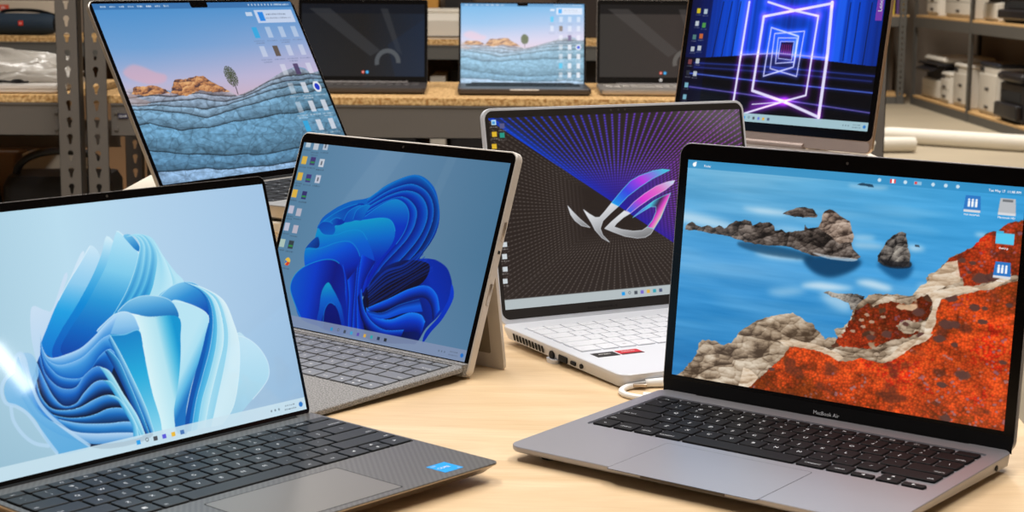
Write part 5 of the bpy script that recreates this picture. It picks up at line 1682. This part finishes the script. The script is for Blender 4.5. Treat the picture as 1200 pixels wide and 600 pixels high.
# ---- the row behind that one
sf = empty('shelving_unit', (-.6, 5.5, 0), 0, 'second row of shelving further back, holding a speaker and pale machines', 'shelving')
X = lambda x: x + .6
B(1).box(X(-2.6), X(1.0), 0, .61, .887, .905, bev=.0008).build('shelf_board', M_chip, sf)
B(1).box(X(-2.6), X(1.0), 0, .61, .382, .40, bev=.0008).build('shelf_board', M_chip, sf)
beam(sf, X(-2.55), X(.95), -.003, .84, .887, M_steel2, False)
beam(sf, X(-2.55), X(.95), .59, .84, .887, M_steel2, False)
beam(sf, X(-2.55), X(.95), -.003, .33, .382, M_steel2, False)
for xx in (-2.6, .95):
    for yy, bk in ((-.03, False), (.62, True)):
        upright(sf, X(xx), X(xx + .05), yy, 2.2, 1, M_steel2, back=bk, holes=False)
B(1).box(X(-2.55), X(.95), .612, .616, .40, 2.2).build('back_panel', M('back_board', '5b4c3f', .85), sf)


# ---- back laptops on the near shelf
def back_mac():
    r = empty('laptop', (.0216, 4.2085, deck_z + .0004), R(1.2), 'silver laptop on the shelf behind, bright rocks wallpaper, between two dark ones', 'laptop', 'open laptops on the shelf')
    ML, MD = lid_frame(15.6, 7.8), deck_frame(15.6, 0, 0)
    mac_parts(r, ML, MD, paint_rocks(300, 195, 1), False, c=-1.5, shell=M_slate)


def dark_laptop(x, y, rz, label, shell, t, hp, v_off, deckcol, paint_k, W=318):
    r = empty('laptop', (x, y, deck_z + .0004), rz, label, 'laptop', 'open laptops on the shelf')
    ML, MD = lid_frame(15.2, t), deck_frame(15.2, 0, 0)
    y0, y1 = -219, 3
    cy, d = (y0 + y1) / 2, y1 - y0
    bs = B().slab([(0, cy, W - 14, d - 12, 7, -14.6), (0, cy, W - 2, d - 2, 9, -10), (0, cy, W, d, 10, -3), (0, cy, W - 1.5, d - 1.5, 9, 0),
                   (0, -70, W - 28, 108, 3, 0), (0, -70, W - 28, 108, 3, -1.0)], 6)
    put(r, bs, 'base', deckcol, MD)
    kb = B()
    for q in range(6):
        for k in range(14):
            kb.box(-142 + k * 20.3, -142 + k * 20.3 + 17.5, -33 - q * 17.6, -18 - q * 17.6, -1, .5, bev=.4)
    put(r, kb, 'keyboard', deckcol if not hp else M_silver, MD)
    put(r, B().slab([(0, -172, 118, 72, 3, -.1), (0, -172, 118, 72, 3, .08)], 4), 'touchpad', deckcol, MD)
    put(r, B().tube([(-110, 2, -1.5), (110, 2, -1.5)], 5, 12), 'hinge', M_slate, MD)
    v0, v1 = -3 + v_off, 204 + v_off
    lid_parts(r, ML, W, v0, v1, 5, 6, shell, M_black, .9)
    p = display_mesh('display', paint_dusk(paint_k), 302, 178, 0, v1 - 190, .5, D_full, r, ML)
    if hp:
        tx = B()
        for k in range(24):
            a0, a1 = 2 * PI * k / 24, 2 * PI * (k + 1) / 24
            tx.add([(3.9 * math.cos(a0), 3.9 * math.sin(a0), 0), (3.9 * math.cos(a1), 3.9 * math.sin(a1), 0), (0, 0, 0)], [(0, 1, 2)])
        lg = B(); lg.v = [(x_ + 0, y_ + v1 - 196.5, .62) for x_, y_, z_ in tx.v]; lg.f, lg.m = tx.f, tx.m
        lg.text('hp', 0, v1 - 196.3, 4.2, .7, 1)
        put(r, lg, 'round_emblem', (M_leg, M_black), ML, smooth=0)
    put(r, B().box(70 if not hp else -125, 100 if not hp else -80, 2, 7, -4, 3, bev=.5), 'hinge_cover', M_dark, MD)
    put(r, B().slab([(0, v1 - 5, 2, 2, 1, .2), (0, v1 - 5, 2, 2, 1, .4)], 4), 'webcam', M_slate, ML)
    for sx in (-1, 1):
        for yy in (-20, -200):
            put(r, B().slab([(sx * 125, yy, 20, 8, 3, -15.5), (sx * 125, yy, 21, 9, 3, -12)], 5), 'rubber_foot', M_rubber, MD)
    return r


back_mac()
dark_laptop(-.3707, 4.22, R(1.5), 'charcoal laptop with nearly black display, left of the three on the shelf behind', M_slate, 9, False, 0, M_slate, 0)
dark_laptop(.363, 4.22, 0, 'silver edged laptop with a nearly black display, partly hidden behind the violet neon laptop', M_silver, 7.5, True, 3, M_silver, 1)

# ---- things on the left shelf
t = empty('closed_laptop', (-1.31, 4.075, deck_z + .0004), R(2), 'closed pale silver laptop lying flat under a clear plastic bag', 'laptop')
B().slab([(0, 0, 500, 300, 14, 0), (0, 0, 510, 310, 16, 4), (0, 0, 510, 310, 16, 10)], 6).build('base', M_plat, t)
B().slab([(0, 0, 508, 308, 16, 10.8), (0, 0, 510, 310, 16, 12), (0, 0, 508, 308, 16, 19)], 6).build('lid', M_plat, t)

M_film = M('clear_plastic_film', 'c4beb4', 0.22, spec=.6)
M_film.node_tree.nodes['Principled BSDF'].inputs['Transmission Weight'].default_value = .35
rng = np.random.RandomState(3)
bg = B()
nu, nv = 56, 24
for j in range(nv + 1):
    for i in range(nu):
        a = 2 * PI * i / nu
        tt = j / nv
        rr = math.sin(PI * min(.5 + tt * .5, .999)) if tt > 0 else 1
        rad = (1 - tt ** 2.2) ** .5 if tt < 1 else 0
        n_ = vnoise(np.array([[math.cos(a) * 3 + 7]]), np.array([[math.sin(a) * 3 + 7 + tt * 3]]), 5, 4)[0, 0] - .5
        x_, y_ = math.cos(a) * (220 + n_ * 90) * rad, math.sin(a) * (100 + n_ * 50) * rad
        bg.v.append((x_, y_, max(0, tt * 66 + (n_ * 42 if 0 < j else 0))))
for j in range(nv):
    for i in range(nu):
        k = (i + 1) % nu
        bg.f.append((j * nu + i, j * nu + k, (j + 1) * nu + k, (j + 1) * nu + i)); bg.m.append(0)
bag = bg.build('plastic_bag', M_film, loc=(-1.235, 4.10, deck_z + .0202), smooth=50)
tag(bag, 'crumpled clear plastic bag of cables lying on the closed laptop', 'bag')
cbl = B()
pts = [(-60 + 14 * math.cos(i * .7) * (1 + i * .03) + i * 5, 12 * math.sin(i * .7), 6 + 2 * math.sin(i)) for i in range(26)]
cc_ = cbl.tube(spline(pts, 3).tolist(), 2.6, 8).build('black_cable', M_rubber, loc=(-1.19, 3.965, deck_z + .0204))
tag(cc_, 'short coiled black cable in front of the plastic bag', 'cable')
sm = B().slab([(0, 0, 56, 40, 5, 0), (0, 0, 58, 42, 6, 3), (0, 0, 58, 42, 6, 8), (0, 0, 54, 38, 5, 11)], 4)
sm.box(-12, 12, -21.5, -20.6, 3, 8, mi=1)
tag(sm.build('power_adapter', (M_wht, M_dark), loc=(-.875, 4.02, deck_z + .0004)), 'small white block on the shelf above the blue name plate', 'adapter')

# lower level of the left unit
t = empty('equipment_case', (-1.10, 4.16, .4004), R(4), 'black equipment case with an arched handle, low on the left shelving', 'case')
B().slab([(0, 0, 250, 180, 20, 0), (0, 0, 262, 192, 26, 14), (0, 0, 262, 192, 26, 200), (0, 0, 240, 170, 24, 222)], 6).build('case_body', M('black_case', '141315', .5), t)
B().slab([(0, 0, 266, 196, 26, 150), (0, 0, 266, 196, 26, 158)], 6).build('closing_seam', M_rubber, t)
hp_ = [(-112, -20, 190), (-108, -20, 232), (-84, -20, 258), (-40, -20, 274), (30, -20, 276), (80, -20, 262), (106, -20, 234), (112, -20, 190)]
B().tube(spline(hp_, 8).tolist(), 9.5, 12).build('handle', M('black_handle', '1a191b', .4), t)
B().box(116, 128, -99, -97.5, 120, 138).build('red_latch', M_red, t)
t = empty('round_bag', (-1.345, 4.12, .4004), 0, 'dark grey round bag standing at the left edge of the picture', 'bag')
B().slab([(0, 0, 150, 110, 40, 0), (0, 0, 200, 160, 70, 50), (0, 0, 206, 166, 75, 130), (0, 0, 180, 140, 65, 210), (0, 0, 110, 90, 42, 252), (0, 0, 40, 30, 14, 264)], 7).build('bag_body', M('grey_nylon', '2c2a29', .85, bump=(60, .6)), t)
B().tube(spline([(-70, -70, 60), (-78, -60, 150), (-50, -50, 240), (-10, -40, 268)], 6).tolist(), 7, 8).build('strap', M_rubber, t)


def carton(x, y, z, w, d, h, col, label, name='cardboard_box', rz=0, tape=True, cat='box', group=None):
    r_ = empty(name, (x, y, z), rz, label, cat, group)
    m_ = M(name + '_side', col, .8, noise=(5, .3, col))
    B(1).box(-w / 2, w / 2, -d / 2, d / 2, 0, h, bev=.002).build('box_body', m_, r_)
    B(1).box(-w / 2 + .004, w / 2 - .004, -.012, .012, h, h + .0006).build('lid_tape', M_plat if tape else m_, r_)
    return r_


carton(-1.42, 4.38, .4004, .30, .14, .25, '8f7253', 'brown cardboard box behind the round bag')
carton(-1.17, 4.39, .4004, .16, .12, .25, 'c9c2b2', 'off white carton behind the black equipment case')

# ---- things on the second row
t = empty('portable_speaker', (-1.60, 5.58, .9054), R(-3), 'navy blue cylindrical speaker with a small red square badge', 'speaker')
M_navy = M('navy_mesh', '14293a', .75, bump=(900, .5))
sp = B()
prof = [(-118, 12), (-114, 26), (-104, 32), (-80, 34.5), (0, 35.5), (80, 34.5), (104, 32), (114, 26), (118, 12)]
sp.tube([(x_, 0, 36) for x_, q in prof], [q for _, q in prof], 28)
sp.build('speaker_body', M_navy, t)
for sx in (-1, 1):
    sp = B(); sp.tube([(sx * 112, 0, 36), (sx * 122, 0, 36)], [24, 20], 24)
    sp.build('bass_cap', M_rubber, t)
B().tube(spline([(-70, 20, 60), (-62, 24, 76), (0, 26, 80), (60, 26, 76), (116, 12, 60), (126, 0, 44), (120, 0, 30)], 6).tolist(), 6, 10).build('carry_strap', M_rubber, t)
bdg = B().slab([(0, 0, 15, 15, 1.5, 0), (0, 0, 15, 15, 1.5, 1.6)], 3)
bb = B(); bb.v = [(x_ + 14, -36.2 - z_, y_ + 40) for x_, y_, z_ in bdg.v]; bb.f, bb.m = bdg.f, bdg.m
bb.text('JBL', 14, 40, 4.2, -38.0, 1, plane='XZ')
bb.build('badge', (M('badge_red', 'd83a28', .5), M_wht), t, smooth=0)
t = empty('product_box', (-1.64, 5.72, .9054), 0, 'pale printed box standing upright behind the navy speaker', 'box')
B().box(-170, 170, -40, 40, 0, 108, bev=1.5).build('box_body', M('box_print', 'bcae9b', .7, noise=(4, .3, 'c9bca9')), t)
bb = B().box(-60, -24, -41, -40.2, 78, 96)
bb.text('JBL', -42, 87, 8, -41.6, 1, plane='XZ')
bb.build('printed_badge', (M('print_red', 'c84a32', .6), M_wht), t, smooth=0)
bb = B()
bb.box(140, 146, -41, -40.2, 62, 100); bb.box(143, 148, -41, -40.2, 8, 16)
bb.build('printed_marks', M_rubber, t, smooth=0)


def machine(x, y, z, w, d, h, col, label, dark=None, rz=0):
    r_ = empty('office_machine', (x, y, z), rz, label, 'machine')
    m_ = M('machine_shell', col, .5)
    b_ = B(1)
    prof_ = [(-d / 2, 0), (-d / 2, h * .72), (-d / 2 + d * .12, h * .95), (-d / 4, h), (d / 2, h), (d / 2, 0)]
    b_.prism(prof_, -w / 2, w / 2, 'YZ')
    b_.build('shell', m_, r_, smooth=20)
    B(1).box(-w / 2 + .01, w / 2 - .01, -d / 2 - .003, -d / 2, h * .08, h * .12).build('paper_slot', M_slate, r_)
    B(1).box(-w / 2 + .02, w / 2 - .02, -d / 4, d / 2 - .02, h, h + .012, bev=.003).build('lid', m_ if not dark else M_dark, r_)
    return r_


machine(-.235, 5.68, .9054, .20, .30, .082, 'd8d0c2', 'low cream machine with rounded front between the two left shelf laptops')
carton(-.285, 5.95, .9054, .055, .20, .15, 'c08a3c', 'narrow amber box behind the cream machine', 'parcel_box')
carton(-.19, 5.98, .9054, .09, .2, .155, '1b191a', 'black box behind the cream machine', 'dark_box', tape=False)
carton(.32, 5.9, .9054, .34, .3, .17, '2c2420', 'dark brown box far back behind the two right shelf laptops', 'dark_box', tape=False)
carton(-.66, 5.85, .9054, .30, .26, .16, '6f6254', 'grey brown carton seen over the charcoal laptop', 'cardboard_box')
carton(-.96, 5.85, .9054, .26, .3, .15, '9c8d78', 'tan carton above the desert rock laptop', 'cardboard_box')
carton(-1.26, 5.9, .9054, .2, .22, .2, '3a332e', 'dark box right of the printed speaker box', 'dark_box', tape=False)
carton(-1.62, 5.98, .9054, .3, .2, .26, '7c7064', 'grey carton rising behind the printed speaker box', 'cardboard_box')
carton(-.40, 5.74, .4004, .16, .3, .40, '171516', 'black carton low on the second row, left of the white one', 'dark_box', tape=False)
carton(-.245, 5.70, .4004, .05, .3, .385, 'b9b2a6', 'thin white carton low on the second row', 'cardboard_box')
carton(-.14, 5.78, .4004, .13, .3, .40, '1c1a1b', 'black carton low on the second row, right of the white one', 'dark_box', tape=False)
carton(.36, 5.74, .4004, .4, .3, .44, '2a2522', 'wide dark carton low behind the right shelf laptops', 'dark_box', tape=False)
carton(-1.25, 5.74, .4004, .4, .3, .32, '8c6d4e', 'brown carton low on the second row at the left', 'cardboard_box')

# ---- long shelving with printers at the right end of the hall
M_far = M('grey_far_steel', '57544e', .55)
M_beige = M('beige_printer_plastic', 'cfc8ba', .5)
M_pdark = M('black_printer_plastic', '17161a', .4)
M_pnavy = M('dark_navy_plastic', '1b2029', .4)


def long_unit(x, y, rz, length, label, ups):
    """faces its local -Y; decks at three heights"""
    r_ = empty('shelving_unit', (x, y, 0), rz, label, 'shelving')
    for z in (.085, .80, 1.52):
        B(1).box(0, length, .0, .6, z - .018, z, bev=.001).build('shelf_board', M_chip, r_)
        B(1).box(.02, length - .02, -.004, .004, max(0, z - .105), z - .018).build('beam', M_far, r_)
    for u_ in ups:
        for yy in (-.008, .57):
            b_ = B(1)
            keyhole_flange(b_, u_, u_ + .065, yy, yy + .003, 0, 2.1, .09, .05, .009) if yy < 0 else b_.box(u_, u_ + .06, yy, yy + .003, 0, 2.1)
            b_.box(u_, u_ + .003, yy, yy + .04, 0, 2.1)
            b_.build('upright', M_far, r_, smooth=0)
    B(1).box(0, length, .60, .604, 0, 2.1).build('back_panel', M('unit_back', '7a6b5c', .85), r_)
    return r_


# along the right wall its front looks towards -X
long_unit(3.6, 15.45, R(-90), 5.8, 'grey shelving along the right wall loaded with office printers', (-.03, 1.87, 3.77, 5.7))
long_unit(.6, 15.47, 0, 2.95, 'grey shelving across the far end of the hall with a few books', (0, 1.45, 2.86))


def printer(x, y0, y1, z, h, body, top, label, kind=0, d=.46):
    """a boxy printer whose front faces -X, between y0 and y1"""
    w = y1 - y0
    r_ = empty('office_printer', (x, (y0 + y1) / 2, z), R(-90), label, 'printer', None)
    # local: x across, -y front
    mb = {'w': M_beige, 'b': M_pdark}[body]
    mt = {'w': M_beige, 'b': M_pdark, 'n': M_pnavy}[top]
    if kind == 0:      # laser printer: body, two trays, control strip, top
        B(1).box(-w / 2, w / 2, 0, d, .0, h - .035, bev=.008).build('printer_body', mb, r_)
        B(1).box(-w / 2 - .004, w / 2 + .004, -.006, d, h - .035, h, bev=.012).build('top_cover', mt, r_)
        for zz in (.03, h * .42):
            tr = B(1).box(-w / 2 + .012, w / 2 - .012, -.012, 0, zz, zz + h * .36, bev=.004).build('paper_tray', mb, r_)
            B(1).box(-.05, .05, -.016, -.012, zz + .02, zz + .04).build('tray_grip', M_slate, tr)
        B(1).box(-w / 2 + .04, -w / 2 + .12, -.014, -.006, h * .82, h * .9).build('control_panel', M_dark, r_)
    elif kind == 1:    # multifunction: body, dark output bay, scanner and lid
        B(1).box(-w / 2, w / 2, 0, d, 0, h * .48, bev=.008).build('printer_body', mb, r_)
        for zz in (.02, h * .25):
            B(1).box(-w / 2 + .012, w / 2 - .012, -.012, 0, zz, zz + h * .2, bev=.004).build('paper_tray', mb, r_)
        B(1).box(-w / 2 + .01, w / 2 - .05, .03, d, h * .48, h * .80).build('output_bay', M_pdark, r_)
        B(1).box(-w / 2, w / 2, -.05, d * .9, h * .80, h * .86, bev=.006).build('scanner_bed', M_pdark, r_)
        B(1).box(-w / 2, w / 2, .0, d, h * .86, h, bev=.02).build('scanner_lid', mb, r_)
        B(1).prism([(-.10, h * .70), (0, h * .80), (0, h * .74), (-.09, h * .66)], -w / 2 + .1, w / 2 - .08, 'YZ').build('control_panel', M_pdark, r_)
    else:              # black inkjet with stepped front
        B(1).box(-w / 2, w / 2, 0, d, 0, h * .8, bev=.015).build('printer_body', mb, r_)
        B(1).box(-w / 2 + .02, w / 2 - .02, -.05, .0, .03, h * .38, bev=.01).build('paper_tray', mb, r_)
        B(1).box(-w / 2 + .06, w / 2 - .06, -.004, .0, h * .42, h * .62).build('output_slot', M_dark, r_)
        B(1).box(-w / 2, w / 2, -.03, d, h * .82, h, bev=.02).build('scanner_lid', mt, r_)
        B(1).box(-w / 2 + .05, -w / 2 + .17, -.035, -.028, h * .86, h * .94).build('control_panel', M_slate, r_)
    return r_


printer(3.66, 14.62, 15.3, .086, .37, 'w', 'w', 'white and black copier at the far corner of the lower shelf', 1)
printer(3.64, 14.28, 14.56, .086, .26, 'w', 'w', 'small white printer between the far copier and a taller white printer', 0)
printer(3.66, 13.74, 14.22, .086, .35, 'w', 'w', 'tall white printer just behind the steel upright on the lower shelf', 0)
printer(3.66, 12.94, 13.44, .086, .40, 'w', 'n', 'white printer with dark navy top on the lower shelf', 0)
printer(3.64, 12.2, 12.8, .086, .36, 'b', 'b', 'black printer at the right edge of the lower shelf', 2)
printer(3.66, 14.85, 15.25, .801, .26, 'w', 'w', 'white printer at the far end of the upper shelf', 0)
printer(3.66, 13.75, 14.6, .801, .3, 'w', 'w', 'wide white printer on the upper shelf, left of the upright', 0)
printer(3.66, 13.0, 13.42, .801, .3, 'w', 'w', 'white printer with a black base on the upper shelf, right of the upright', 1)
printer(3.66, 12.1, 12.9, .801, .26, 'b', 'b', 'low black printer at the right edge of the upper shelf', 2)
bx = 3.27
for i, (c, w_, h_, lbl) in enumerate((('e6e2d8', .03, .19, 'white book at the left end of the short row'), ('2c2a34', .02, .16, 'dark thin book beside the left white book'), ('d9d4c8', .028, .2, 'cream book in the middle of the short row'),
                                      ('c8b23a', .018, .18, 'yellow book in the short row on the far shelf'), ('5c3f7c', .022, .19, 'purple book in the short row on the far shelf'), ('c9a040', .02, .2, 'mustard book at the right end of the short row'))):
    b_ = B(1)
    r_ = empty('book', (bx + w_ / 2, 15.55, .801), 0, lbl, 'book', 'books on the far shelf')
    B(1).box(-w_ / 2, w_ / 2, 0, .15, 0, h_, bev=.002).build('cover', M('book_cover', c, .6), r_)
    B(1).box(-w_ / 2 + .003, w_ / 2 - .003, .004, .148, h_, h_ + .0008).build('pages', M_wht, r_)
    bx += w_ + .022

M_foam = M('white_foam', 'ece6d8', .8, bump=(30, .4))
fm = B(1)
fm.tube([(2.15, 11.0, .052), (2.57, 11.06, .052), (2.61, 11.065, .052)], [.05, .05, .047], 24)
tag(fm.build('foam_roll', M_foam), 'short white foam roll on the floor, its end towards the shelving', 'foam')
fm = B(1)
fm.tube([(2.55, 11.75, .052), (2.59, 11.7, .056), (2.97, 11.42, .056), (3.37, 11.14, .056), (3.5, 11.05, .056)], [.048, .054, .056, .056, .056], 24)
tag(fm.build('foam_roll', M_foam), 'long white foam roll lying on the floor behind the short one', 'foam')
